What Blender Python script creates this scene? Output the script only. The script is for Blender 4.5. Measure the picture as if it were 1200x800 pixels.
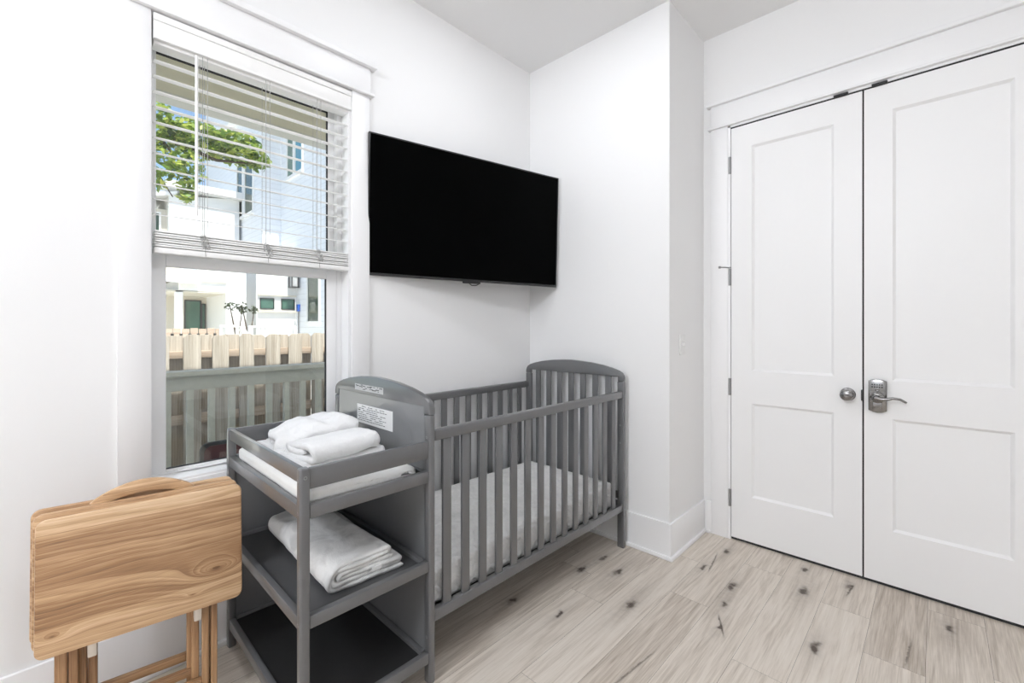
import bpy, bmesh, math, random
from mathutils import Vector, Matrix, noise
PI = math.pi
R = math.radians
for o in list(bpy.data.objects):
    bpy.data.objects.remove(o, do_unlink=True)
scene = bpy.context.scene
COL = scene.collection

# ------------------------------------------------------------------ camera
cam_d = bpy.data.cameras.new('camera')
cam_d.sensor_width = 36.0
cam_d.lens = 520.0 / 1200.0 * 36.0
cam_d.shift_y = -17.0 / 1200.0
cam_d.clip_start = 0.02
cam_d.clip_end = 300
cam = bpy.data.objects.new('camera', cam_d)
COL.objects.link(cam)
cam.location = (0, 0, 1.263)
cam.rotation_euler = (R(90), 0, R(43.75))
scene.camera = cam

# ------------------------------------------------------------------ light and exposure
scene.view_settings.view_transform = 'Standard'
scene.view_settings.look = 'None'
scene.view_settings.exposure = 0.25
scene.view_settings.gamma = 1.0
scene.view_settings.use_curve_mapping = False
scene.cycles.max_bounces = 12
scene.cycles.diffuse_bounces = 8
scene.cycles.transparent_max_bounces = 24
scene.cycles.sample_clamp_indirect = 4.0

SKY_STRENGTH = 0.22
SUN_STRENGTH = 6.8
LAMP_A, FILL_C, FILL_B = 76.0, 122.0, 95.0      # radiance of the crib downlight and the two added fills, downlight and globe
LAMP_COLOR = (0.952, 0.985, 1.045)

world = bpy.data.worlds.new('world')
scene.world = world
world.use_nodes = True
wn = world.node_tree
wn.nodes.clear()
sky = wn.nodes.new('ShaderNodeTexSky')
sky.sky_type = 'NISHITA'
sky.sun_disc = False
sky.sun_elevation = R(60)
sky.sun_rotation = R(80)
sky.air_density = 1.0
sky.dust_density = 1.5
bg = wn.nodes.new('ShaderNodeBackground')
bg.inputs['Strength'].default_value = SKY_STRENGTH
wo = wn.nodes.new('ShaderNodeOutputWorld')
wn.links.new(sky.outputs[0], bg.inputs[0])
wn.links.new(bg.outputs[0], wo.inputs[0])

sun_d = bpy.data.lights.new('sun', 'SUN')
sun_d.energy = SUN_STRENGTH
sun_d.angle = R(0.6)
sun_d.color = (1.0, 0.96, 0.9)
sun = bpy.data.objects.new('sun', sun_d)
COL.objects.link(sun)
sun_dir = Vector((0.385, 0.0, 0.915))          # towards the sun
sun.rotation_euler = sun_dir.to_track_quat('Z', 'Y').to_euler()
sun.location = (5, 5, 12)


# ------------------------------------------------------------------ materials
def nmat(name):
    m = bpy.data.materials.new(name)
    m.use_nodes = True
    nt = m.node_tree
    return m, nt, nt.nodes['Principled BSDF']


def N(nt, kind, **kw):
    n = nt.nodes.new(kind)
    for k, v in kw.items():
        if k.startswith('i_'):
            key = k[2:]
            n.inputs[int(key) if key.isdigit() else key].default_value = v
        else:
            setattr(n, k, v)
    return n


def paint(name, col, rough=0.5, metal=0.0, bump=0.0, scale=60.0, var=0.02, spec=0.5):
    """painted / plain surface with a fine procedural mottling"""
    m, nt, b = nmat(name)
    tc = N(nt, 'ShaderNodeTexCoord')
    no = N(nt, 'ShaderNodeTexNoise', i_Scale=scale, i_Detail=3.0)
    nt.links.new(tc.outputs['Object'], no.inputs['Vector'])
    mx = N(nt, 'ShaderNodeMix', data_type='RGBA')
    c0 = [max(0, c * (1 - var)) for c in col] + [1]
    c1 = [min(1, c * (1 + var)) for c in col] + [1]
    mx.inputs[6].default_value = c0
    mx.inputs[7].default_value = c1
    nt.links.new(no.outputs['Fac'], mx.inputs[0])
    nt.links.new(mx.outputs[2], b.inputs['Base Color'])
    b.inputs['Roughness'].default_value = rough
    b.inputs['Metallic'].default_value = metal
    b.inputs['Specular IOR Level'].default_value = spec
    if bump:
        bp = N(nt, 'ShaderNodeBump', i_Strength=bump, i_Distance=0.002)
        nt.links.new(no.outputs['Fac'], bp.inputs['Height'])
        nt.links.new(bp.outputs[0], b.inputs['Normal'])
    return m


def cloth_mat(name, col, scale=420.0, strength=0.6, wr=9.0, wstr=0.5, dist=0.004, nap=0.0):
    m, nt, b = nmat(name)
    tc = N(nt, 'ShaderNodeTexCoord')
    n1 = N(nt, 'ShaderNodeTexNoise', i_Scale=scale, i_Detail=2.0)
    n2 = N(nt, 'ShaderNodeTexNoise', i_Scale=wr, i_Detail=4.0, i_Distortion=0.8)
    for n in (n1, n2):
        nt.links.new(tc.outputs['Object'], n.inputs['Vector'])
    b1 = N(nt, 'ShaderNodeBump', i_Strength=strength, i_Distance=0.002)
    b2 = N(nt, 'ShaderNodeBump', i_Strength=wstr, i_Distance=dist * 4)
    nt.links.new(n1.outputs['Fac'], b1.inputs['Height'])
    nt.links.new(n2.outputs['Fac'], b2.inputs['Height'])
    nt.links.new(b2.outputs[0], b1.inputs['Normal'])
    nt.links.new(b1.outputs[0], b.inputs['Normal'])
    mx = N(nt, 'ShaderNodeMix', data_type='RGBA')
    mx.inputs[6].default_value = [c * 0.93 for c in col] + [1]
    mx.inputs[7].default_value = list(col) + [1]
    nt.links.new(n1.outputs['Fac'], mx.inputs[0])
    out = mx.outputs[2]
    if nap:      # plush brushed in different directions
        rp_ = ramp(nt, [(0.40, (1 - nap,) * 3), (0.58, (1, 1, 1))])
        nt.links.new(n2.outputs['Fac'], rp_.inputs[0])
        m2 = N(nt, 'ShaderNodeMix', data_type='RGBA', blend_type='MULTIPLY')
        m2.inputs[0].default_value = 1.0
        nt.links.new(out, m2.inputs[6])
        nt.links.new(rp_.outputs[0], m2.inputs[7])
        out = m2.outputs[2]
    nt.links.new(out, b.inputs['Base Color'])
    b.inputs['Roughness'].default_value = 0.95
    b.inputs['Specular IOR Level'].default_value = 0.1
    b.inputs['Sheen Weight'].default_value = 0.2
    return m


def ramp(nt, stops, interp='LINEAR'):
    r = N(nt, 'ShaderNodeValToRGB')
    r.color_ramp.interpolation = interp
    el = r.color_ramp.elements
    while len(el) < len(stops):
        el.new(0.5)
    for e, (p, c) in zip(el, stops):
        e.position = p
        e.color = (*c, 1)
    return r


def math_n(nt, op, a, b=None, c=None):
    n = N(nt, 'ShaderNodeMath', operation=op)
    for i, v in enumerate((a, b, c)):
        if v is None:
            continue
        if isinstance(v, (int, float)):
            n.inputs[i].default_value = v
        else:
            nt.links.new(v, n.inputs[i])
    return n.outputs[0]


def wood_mat(name, cols, boards=None, axis='Y', freq=90.0, knots=(), rough=0.4, warp=0.05, seed=0.0):
    """long-grain wood: the contour lines of a height field that runs across the grain, pushed up round the knots.
    axis = the object axis along the grain; across = Z (or Y)"""
    m, nt, b = nmat(name)
    tc = N(nt, 'ShaderNodeTexCoord')
    sp = N(nt, 'ShaderNodeSeparateXYZ')
    nt.links.new(tc.outputs['Object'], sp.inputs[0])
    idx = {'X': 0, 'Y': 1, 'Z': 2}
    u = sp.outputs[idx[axis]]
    vax = 'Z' if axis != 'Z' else 'Y'
    v = sp.outputs[idx[vax]]
    other = sp.outputs[idx[({'X', 'Y', 'Z'} - {axis, vax}).pop()]]
    cv = N(nt, 'ShaderNodeCombineXYZ')
    nt.links.new(math_n(nt, 'MULTIPLY', u, 1.6), cv.inputs[0])
    nt.links.new(math_n(nt, 'MULTIPLY', v, 9.0), cv.inputs[1])
    nt.links.new(math_n(nt, 'MULTIPLY_ADD', other, 9.0, seed), cv.inputs[2])
    n1 = N(nt, 'ShaderNodeTexNoise', i_Scale=1.0, i_Detail=2.0)
    nt.links.new(cv.outputs[0], n1.inputs['Vector'])
    h = math_n(nt, 'ADD', v, math_n(nt, 'MULTIPLY', math_n(nt, 'SUBTRACT', n1.outputs['Fac'], 0.5), warp))
    h = math_n(nt, 'ADD', h, other)
    kn_dark = None
    for (ku, kv, ru, rv, amp) in knots:
        du = math_n(nt, 'DIVIDE', math_n(nt, 'SUBTRACT', u, ku), ru)
        dv = math_n(nt, 'DIVIDE', math_n(nt, 'SUBTRACT', v, kv), rv)
        r2 = math_n(nt, 'ADD', math_n(nt, 'MULTIPLY', du, du), math_n(nt, 'MULTIPLY', dv, dv))
        g = math_n(nt, 'DIVIDE', 1.0, math_n(nt, 'ADD', 1.0, math_n(nt, 'MULTIPLY', r2, 1.5)))
        h = math_n(nt, 'ADD', h, math_n(nt, 'MULTIPLY', g, amp))
        core = math_n(nt, 'POWER', g, 14.0)
        kn_dark = core if kn_dark is None else math_n(nt, 'MAXIMUM', kn_dark, core)
    ring = math_n(nt, 'FRACT', math_n(nt, 'MULTIPLY', h, freq))
    # fine pores
    cp = N(nt, 'ShaderNodeCombineXYZ')
    nt.links.new(math_n(nt, 'MULTIPLY', u, 14.0), cp.inputs[0])
    nt.links.new(math_n(nt, 'MULTIPLY', v, 420.0), cp.inputs[1])
    nt.links.new(math_n(nt, 'MULTIPLY', other, 420.0), cp.inputs[2])
    n2 = N(nt, 'ShaderNodeTexNoise', i_Scale=1.0, i_Detail=2.0)
    nt.links.new(cp.outputs[0], n2.inputs['Vector'])
    cs = N(nt, 'ShaderNodeCombineXYZ')
    nt.links.new(math_n(nt, 'MULTIPLY', u, 1.2), cs.inputs[0])
    nt.links.new(math_n(nt, 'MULTIPLY', h, 26.0), cs.inputs[1])
    nt.links.new(other, cs.inputs[2])
    n3 = N(nt, 'ShaderNodeTexNoise', i_Scale=1.0, i_Detail=3.0)
    nt.links.new(cs.outputs[0], n3.inputs['Vector'])
    val = math_n(nt, 'MULTIPLY', ring, 0.22)
    val = math_n(nt, 'MULTIPLY_ADD', n3.outputs['Fac'], 1.25, val)
    val = math_n(nt, 'MULTIPLY_ADD', n2.outputs['Fac'], 0.5, val)
    val = math_n(nt, 'SUBTRACT', val, 0.48)
    if boards:     # glued-up strips: (upper edge across the grain, shift of the tone)
        shift = None
        for (e0, e1, s) in boards:
            inside = math_n(nt, 'MULTIPLY', math_n(nt, 'GREATER_THAN', v, e0), math_n(nt, 'LESS_THAN', v, e1))
            t = math_n(nt, 'MULTIPLY', inside, s)
            shift = t if shift is None else math_n(nt, 'ADD', shift, t)
        val = math_n(nt, 'ADD', val, shift)
    if kn_dark is not None:
        val = math_n(nt, 'SUBTRACT', val, math_n(nt, 'MULTIPLY', kn_dark, 0.5))
    rp = ramp(nt, [(0.0, cols[0]), (0.35, cols[1]), (0.65, cols[2]), (1.0, cols[3])])
    nt.links.new(val, rp.inputs[0])
    nt.links.new(rp.outputs[0], b.inputs['Base Color'])
    b.inputs['Roughness'].default_value = rough
    bp = N(nt, 'ShaderNodeBump', i_Strength=0.15, i_Distance=0.001)
    nt.links.new(n2.outputs['Fac'], bp.inputs['Height'])
    nt.links.new(bp.outputs[0], b.inputs['Normal'])
    return m


def glass_mat(name, tint=(0.97, 0.99, 0.98), refl=0.05):
    m = bpy.data.materials.new(name)
    m.use_nodes = True
    nt = m.node_tree
    nt.nodes.clear()
    t = N(nt, 'ShaderNodeBsdfTransparent')
    t.inputs[0].default_value = (*tint, 1)
    g = N(nt, 'ShaderNodeBsdfGlossy')
    g.inputs['Roughness'].default_value = 0.02
    mx = N(nt, 'ShaderNodeMixShader')
    mx.inputs[0].default_value = refl
    ou = N(nt, 'ShaderNodeOutputMaterial')
    nt.links.new(t.outputs[0], mx.inputs[1])
    nt.links.new(g.outputs[0], mx.inputs[2])
    nt.links.new(mx.outputs[0], ou.inputs[0])
    return m


def siding_mat(name, col, pitch=0.16):
    m, nt, b = nmat(name)
    tc = N(nt, 'ShaderNodeTexCoord')
    sp = N(nt, 'ShaderNodeSeparateXYZ')
    nt.links.new(tc.outputs['Object'], sp.inputs[0])
    f = math_n(nt, 'FRACT', math_n(nt, 'DIVIDE', sp.outputs[2], pitch))
    bp = N(nt, 'ShaderNodeBump', i_Strength=0.8, i_Distance=0.02, invert=True)
    nt.links.new(f, bp.inputs['Height'])
    nt.links.new(bp.outputs[0], b.inputs['Normal'])
    rp = ramp(nt, [(0.0, [c * 0.74 for c in col]), (0.12, col), (1.0, col)])
    nt.links.new(f, rp.inputs[0])
    nt.links.new(rp.outputs[0], b.inputs['Base Color'])
    b.inputs['Roughness'].default_value = 0.6
    return m


M = {}
M['wall'] = paint('wall_paint', (0.86, 0.86, 0.86), 0.65, bump=0.05, scale=180, var=0.006)
M['ceiling'] = paint('ceiling_paint', (0.84, 0.84, 0.84), 0.8, bump=0.05, scale=150, var=0.006)
M['trim'] = paint('trim_paint', (0.87, 0.87, 0.875), 0.38, var=0.004)
M['door'] = paint('door_paint', (0.86, 0.86, 0.86), 0.42, var=0.005)
M['vinyl'] = paint('white_vinyl', (0.86, 0.86, 0.865), 0.35, var=0.004)
M['slat'] = paint('blind_white', (0.88, 0.88, 0.87), 0.4, var=0.004)
def translucent(m, f):
    nt = m.node_tree
    b = nt.nodes['Principled BSDF']
    t = N(nt, 'ShaderNodeBsdfTranslucent')
    src = b.inputs['Base Color'].links[0].from_socket
    nt.links.new(src, t.inputs[0])
    mx = N(nt, 'ShaderNodeMixShader')
    mx.inputs[0].default_value = f
    nt.links.new(b.outputs[0], mx.inputs[1])
    nt.links.new(t.outputs[0], mx.inputs[2])
    nt.links.new(mx.outputs[0], nt.nodes['Material Output'].inputs[0])


M['blade'] = paint('blind_slat_white', (0.95, 0.95, 0.945), 0.4, var=0.004)
translucent(M['blade'], 0.55)
M['cord'] = paint('cord_white', (0.45, 0.45, 0.44), 0.8, var=0.03)
M['void'] = paint('closet_dark', (0.02, 0.02, 0.02), 0.9)
M['gap'] = paint('dark_rubber_and_gap_shade', (0.02, 0.02, 0.022), 0.7)
M['nickel'] = paint('satin_nickel', (0.26, 0.255, 0.25), 0.25, metal=1.0, var=0.05)
M['steel_dark'] = paint('dark_metal', (0.06, 0.06, 0.06), 0.4, metal=0.6)
M['hinge'] = paint('hinge_steel', (0.33, 0.33, 0.33), 0.4, metal=0.9, var=0.06)
M['key'] = paint('keypad_button', (0.05, 0.05, 0.05), 0.5)
M['grey'] = paint('grey_crib_paint', (0.108, 0.109, 0.112), 0.32, bump=0.03, scale=90, var=0.04)
M['grey_panel'] = paint('grey_panel_lightened', (0.165, 0.167, 0.173), 0.36, bump=0.02, scale=70, var=0.03)  # lightened: window reflections on the solid panel are put into the colour
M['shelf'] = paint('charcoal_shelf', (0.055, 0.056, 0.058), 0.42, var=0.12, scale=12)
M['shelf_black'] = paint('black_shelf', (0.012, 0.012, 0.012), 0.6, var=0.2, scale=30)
M['screw'] = paint('screw_steel', (0.25, 0.25, 0.25), 0.35, metal=0.9)
for k_ in ('grey', 'grey_panel'):
    b_ = M[k_].node_tree.nodes['Principled BSDF']
    b_.inputs['Coat Weight'].default_value = 0.8
    b_.inputs['Coat Roughness'].default_value = 0.14
M['sticker'] = paint('sticker_white', (0.8, 0.8, 0.79), 0.5, var=0.03)
M['sticker_grey'] = paint('sticker_grey', (0.5, 0.5, 0.5), 0.45, var=0.1, scale=200)
M['ink'] = paint('ink', (0.04, 0.04, 0.04), 0.7)
M['pad'] = cloth_mat('pad_vinyl', (0.82, 0.82, 0.80), scale=60, strength=0.1, wr=14, wstr=0.25)
M['towel'] = cloth_mat('terry_towel', (0.86, 0.86, 0.86), scale=380, strength=1.0, wr=30, wstr=0.4)
M['blanket'] = cloth_mat('plush_blanket', (0.82, 0.82, 0.81), scale=300, strength=0.7, wr=9, wstr=0.6, nap=0.28)
M['sheet'] = cloth_mat('minky_sheet', (0.90, 0.895, 0.88), nap=0.07, scale=200, strength=0.4, wr=22, wstr=1.0, dist=0.006)
M['tv_black'] = paint('tv_bezel', (0.012, 0.012, 0.013), 0.35)
M['tv_screen'] = paint('tv_screen', (0.001, 0.001, 0.001), 0.25, var=0.0, spec=0.02)
M['tv_edge'] = paint('tv_edge', (0.05, 0.05, 0.052), 0.35, metal=0.4)
M['switch'] = paint('switch_plastic', (0.84, 0.84, 0.83), 0.35)
WC = [(0.15, 0.075, 0.035), (0.34, 0.19, 0.095), (0.56, 0.365, 0.205), (0.74, 0.54, 0.35)]
M['tray'] = wood_mat('tray_wood', WC, axis='Y', freq=62, warp=0.075, rough=0.36,
                     boards=[(0.146, 0.4, 0.26), (-0.108, 0.146, -0.08), (-0.4, -0.108, 0.12)],
                     knots=[(0.168, -0.072, 0.085, 0.034, 0.125), (-0.205, -0.128, 0.03, 0.014, 0.05), (0.105, -0.132, 0.04, 0.012, 0.035)])
M['tray_b'] = wood_mat('tray_wood_second', WC, axis='Y', freq=60, warp=0.06, seed=3.0, boards=[(0.1, 0.4, 0.1), (-0.4, 0.1, 0.02)])
M['leg'] = wood_mat('leg_wood', [(0.14, 0.07, 0.03), (0.30, 0.16, 0.075), (0.45, 0.27, 0.14), (0.58, 0.38, 0.22)], axis='Z', freq=80, warp=0.04, seed=5.0)
M['bar'] = wood_mat('bar_wood', [(0.09, 0.045, 0.02), (0.20, 0.105, 0.05), (0.36, 0.21, 0.105), (0.48, 0.31, 0.17)], axis='Y', freq=110, warp=0.05, seed=9.0)
M['clip'] = paint('pale_block', (0.62, 0.55, 0.47), 0.5, var=0.08, scale=40)
M['glass'] = glass_mat('window_glass')
M['porch_paint'] = paint('sage_deck_paint', (0.60, 0.585, 0.51), 0.7, var=0.10, scale=30, bump=0.2)
M['porch_olive'] = paint('olive_beam_paint', (0.66, 0.63, 0.515), 0.6, var=0.04, scale=12)
M['porch_grey'] = paint('soffit_grey', (0.55, 0.55, 0.52), 0.7)
M['deck'] = paint('deck_board', (0.45, 0.43, 0.38), 0.8, var=0.15, scale=15)
M['picket'] = wood_mat('picket_wood', [(0.22, 0.18, 0.14), (0.40, 0.345, 0.285), (0.52, 0.465, 0.40), (0.62, 0.57, 0.50)], axis='Z', freq=45, warp=0.05, rough=0.8)
M['fence_rail'] = wood_mat('fence_rail_wood', [(0.30, 0.21, 0.15), (0.45, 0.34, 0.26), (0.56, 0.45, 0.355), (0.66, 0.55, 0.45)], axis='Y', freq=60, warp=0.05, rough=0.8)
M['red'] = paint('oxblood_panel', (0.07, 0.012, 0.013), 0.45, var=0.15, scale=14)
M['siding'] = siding_mat('white_lap_siding', (0.80, 0.82, 0.85))
M['house_white'] = paint('house_white', (0.82, 0.82, 0.81), 0.6)
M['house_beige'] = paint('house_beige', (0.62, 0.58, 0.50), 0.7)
M['roof'] = paint('white_roof', (0.78, 0.78, 0.77), 0.5, var=0.03)
M['win_green'] = paint('green_glass', (0.06, 0.14, 0.105), 0.08, var=0.5, scale=3.0, spec=0.6)
M['win_teal'] = paint('teal_glass', (0.05, 0.24, 0.33), 0.1, var=0.15, scale=2.0, spec=0.6)
M['win_foliage'] = paint('window_leafy', (0.022, 0.05, 0.025), 0.1, var=0.9, scale=7.0, spec=0.5)
M['black_frame'] = paint('black_frame', (0.03, 0.03, 0.03), 0.5)
M['bark'] = paint('bark', (0.10, 0.075, 0.055), 0.9, var=0.3, scale=25, bump=0.5)
M['ground'] = paint('sandy_ground', (0.70, 0.68, 0.61), 0.95, var=0.15, scale=3)
M['blue'] = paint('blue_plastic', (0.02, 0.10, 0.45), 0.5)
m, nt, b = nmat('leaf_green')
at = N(nt, 'ShaderNodeAttribute', attribute_name='rnd')
rp = ramp(nt, [(0.0, (0.06, 0.12, 0.03)), (0.45, (0.20, 0.32, 0.06)), (0.8, (0.46, 0.55, 0.11)), (1.0, (0.66, 0.66, 0.18))])
nt.links.new(at.outputs['Fac'], rp.inputs[0])
nt.links.new(rp.outputs[0], b.inputs['Base Color'])
b.inputs['Roughness'].default_value = 0.5
M['leaf_dark'] = paint('leaf_dark', (0.05, 0.07, 0.025), 0.6, var=0.4, scale=8)
M['leaf'] = m
translucent(m, 0.35)


def floor_mat():
    m, nt, b = nmat('oak_plank_floor')
    at = N(nt, 'ShaderNodeAttribute', attribute_name='tone')
    rn = N(nt, 'ShaderNodeAttribute', attribute_name='rnd')
    tc = N(nt, 'ShaderNodeTexCoord')
    sp = N(nt, 'ShaderNodeSeparateXYZ')
    nt.links.new(tc.outputs['Object'], sp.inputs[0])
    x, y = sp.outputs[0], sp.outputs[1]
    off = math_n(nt, 'MULTIPLY', rn.outputs['Fac'], 37.0)
    # grain
    c1 = N(nt, 'ShaderNodeCombineXYZ')
    nt.links.new(math_n(nt, 'MULTIPLY', x, 34.0), c1.inputs[0])
    nt.links.new(math_n(nt, 'MULTIPLY', y, 1.7), c1.inputs[1])
    nt.links.new(off, c1.inputs[2])
    g1 = N(nt, 'ShaderNodeTexNoise', i_Scale=1.0, i_Detail=6.0, i_Distortion=1.6)
    nt.links.new(c1.outputs[0], g1.inputs['Vector'])
    c2 = N(nt, 'ShaderNodeCombineXYZ')
    nt.links.new(math_n(nt, 'MULTIPLY', x, 260.0), c2.inputs[0])
    nt.links.new(math_n(nt, 'MULTIPLY', y, 9.0), c2.inputs[1])
    nt.links.new(off, c2.inputs[2])
    g2 = N(nt, 'ShaderNodeTexNoise', i_Scale=1.0, i_Detail=3.0)
    nt.links.new(c2.outputs[0], g2.inputs['Vector'])
    val = math_n(nt, 'MULTIPLY', g1.outputs['Fac'], 0.75)
    val = math_n(nt, 'MULTIPLY_ADD', g2.outputs['Fac'], 0.45, val)
    val = math_n(nt, 'SUBTRACT', val, 0.05)
    val = math_n(nt, 'ADD', val, math_n(nt, 'SUBTRACT', at.outputs['Fac'], 0.55))
    rp = ramp(nt, [(0.0, (0.18, 0.138, 0.105)), (0.3, (0.43, 0.368, 0.305)), (0.58, (0.65, 0.585, 0.51)), (1.0, (0.80, 0.75, 0.68))])
    nt.links.new(val, rp.inputs[0])
    col = rp.outputs[0]
    # knots in the boards
    nz = N(nt, 'ShaderNodeTexNoise', i_Scale=45.0, i_Detail=3.0)
    nt.links.new(tc.outputs['Object'], nz.inputs['Vector'])
    nzo = math_n(nt, 'SUBTRACT', nz.outputs['Fac'], 0.5)
    K = [(-1.317, 2.098, 1.0), (-1.336, 1.928, 1.0), (-1.188, 2.024, 1.3), (-1.005, 1.831, 1.5), (-1.415, 1.48, 1.0),
         (-.72, 2.297, 1.2), (-.696, 2.132, .8), (-.461, 2.499, 1.5), (-.348, 2.095, 1.0), (-.889, 2.382, .8),
         (-.853, 2.647, 1.0), (-.309, 2.70, .9), (.038, 2.604, 1.2), (-.659, 1.958, .7), (-1.201, 1.551, .7), (-.5, 2.72, .7)]
    nd = N(nt, 'ShaderNodeTexNoise', i_Scale=16.0, i_Detail=4.0)
    nt.links.new(tc.outputs['Object'], nd.inputs['Vector'])
    nds = N(nt, 'ShaderNodeSeparateColor')
    nt.links.new(nd.outputs['Color'], nds.inputs[0])
    xk = math_n(nt, 'MULTIPLY_ADD', math_n(nt, 'SUBTRACT', nds.outputs[0], 0.5), 0.045, x)
    yk = math_n(nt, 'MULTIPLY_ADD', math_n(nt, 'SUBTRACT', nds.outputs[1], 0.5), 0.10, y)
    tot = halo = None
    for (kx, ky, s) in K:
        dx = math_n(nt, 'MULTIPLY', math_n(nt, 'SUBTRACT', xk, kx), 92.0 / s)
        dy = math_n(nt, 'MULTIPLY', math_n(nt, 'SUBTRACT', yk, ky), 36.0 / s)
        r2 = math_n(nt, 'ADD', math_n(nt, 'MULTIPLY', dx, dx), math_n(nt, 'MULTIPLY', dy, dy))
        g = math_n(nt, 'DIVIDE', 1.0, math_n(nt, 'ADD', 1.0, math_n(nt, 'MULTIPLY', r2, r2)))
        hx = math_n(nt, 'MULTIPLY', dx, 0.36)
        hy = math_n(nt, 'MULTIPLY', dy, 0.20)
        h2 = math_n(nt, 'ADD', math_n(nt, 'MULTIPLY', hx, hx), math_n(nt, 'MULTIPLY', hy, hy))
        hg = math_n(nt, 'DIVIDE', 0.30, math_n(nt, 'ADD', 1.0, math_n(nt, 'MULTIPLY', h2, h2)))
        tot = g if tot is None else math_n(nt, 'ADD', tot, g)
        halo = hg if halo is None else math_n(nt, 'ADD', halo, hg)
    tot = math_n(nt, 'ADD', tot, math_n(nt, 'MULTIPLY', halo, math_n(nt, 'MULTIPLY', g2.outputs['Fac'], 1.3)))
    # cracks along the grain
    for (kx, ky, ln, tilt) in [(-.868, 2.47, .10, -.15), (-.30, 2.66, .06, .1), (-.079, 2.31, .09, .05), (-.809, 1.5, .13, .12), (-.66, 1.97, .06, -.5)]:
        dx = math_n(nt, 'MULTIPLY', math_n(nt, 'SUBTRACT', math_n(nt, 'SUBTRACT', x, kx), math_n(nt, 'MULTIPLY', math_n(nt, 'SUBTRACT', y, ky), tilt)), 260.0)
        dx = math_n(nt, 'ADD', dx, math_n(nt, 'MULTIPLY', nzo, 3.0))
        dy = math_n(nt, 'DIVIDE', math_n(nt, 'SUBTRACT', y, ky), ln)
        r2 = math_n(nt, 'ADD', math_n(nt, 'MULTIPLY', dx, dx), math_n(nt, 'POWER', math_n(nt, 'ABSOLUTE', dy), 4.0))
        g = math_n(nt, 'DIVIDE', 0.8, math_n(nt, 'ADD', 1.0, math_n(nt, 'MULTIPLY', r2, r2)))
        tot = math_n(nt, 'ADD', tot, g)
    tot = math_n(nt, 'MULTIPLY', tot, math_n(nt, 'MULTIPLY_ADD', nzo, 1.2, 0.85))
    tot = math_n(nt, 'MINIMUM', math_n(nt, 'MAXIMUM', tot, 0.0), 1.0)
    mx = N(nt, 'ShaderNodeMix', data_type='RGBA')
    nt.links.new(tot, mx.inputs[0])
    nt.links.new(col, mx.inputs[6])
    mx.inputs[7].default_value = (0.085, 0.064, 0.05, 1)
    nt.links.new(mx.outputs[2], b.inputs['Base Color'])
    b.inputs['Roughness'].default_value = 0.5
    b.inputs['Specular IOR Level'].default_value = 0.35
    bp = N(nt, 'ShaderNodeBump', i_Strength=0.12, i_Distance=0.001)
    nt.links.new(g2.outputs['Fac'], bp.inputs['Height'])
    nt.links.new(bp.outputs[0], b.inputs['Normal'])
    return m


M['floor'] = floor_mat()


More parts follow.
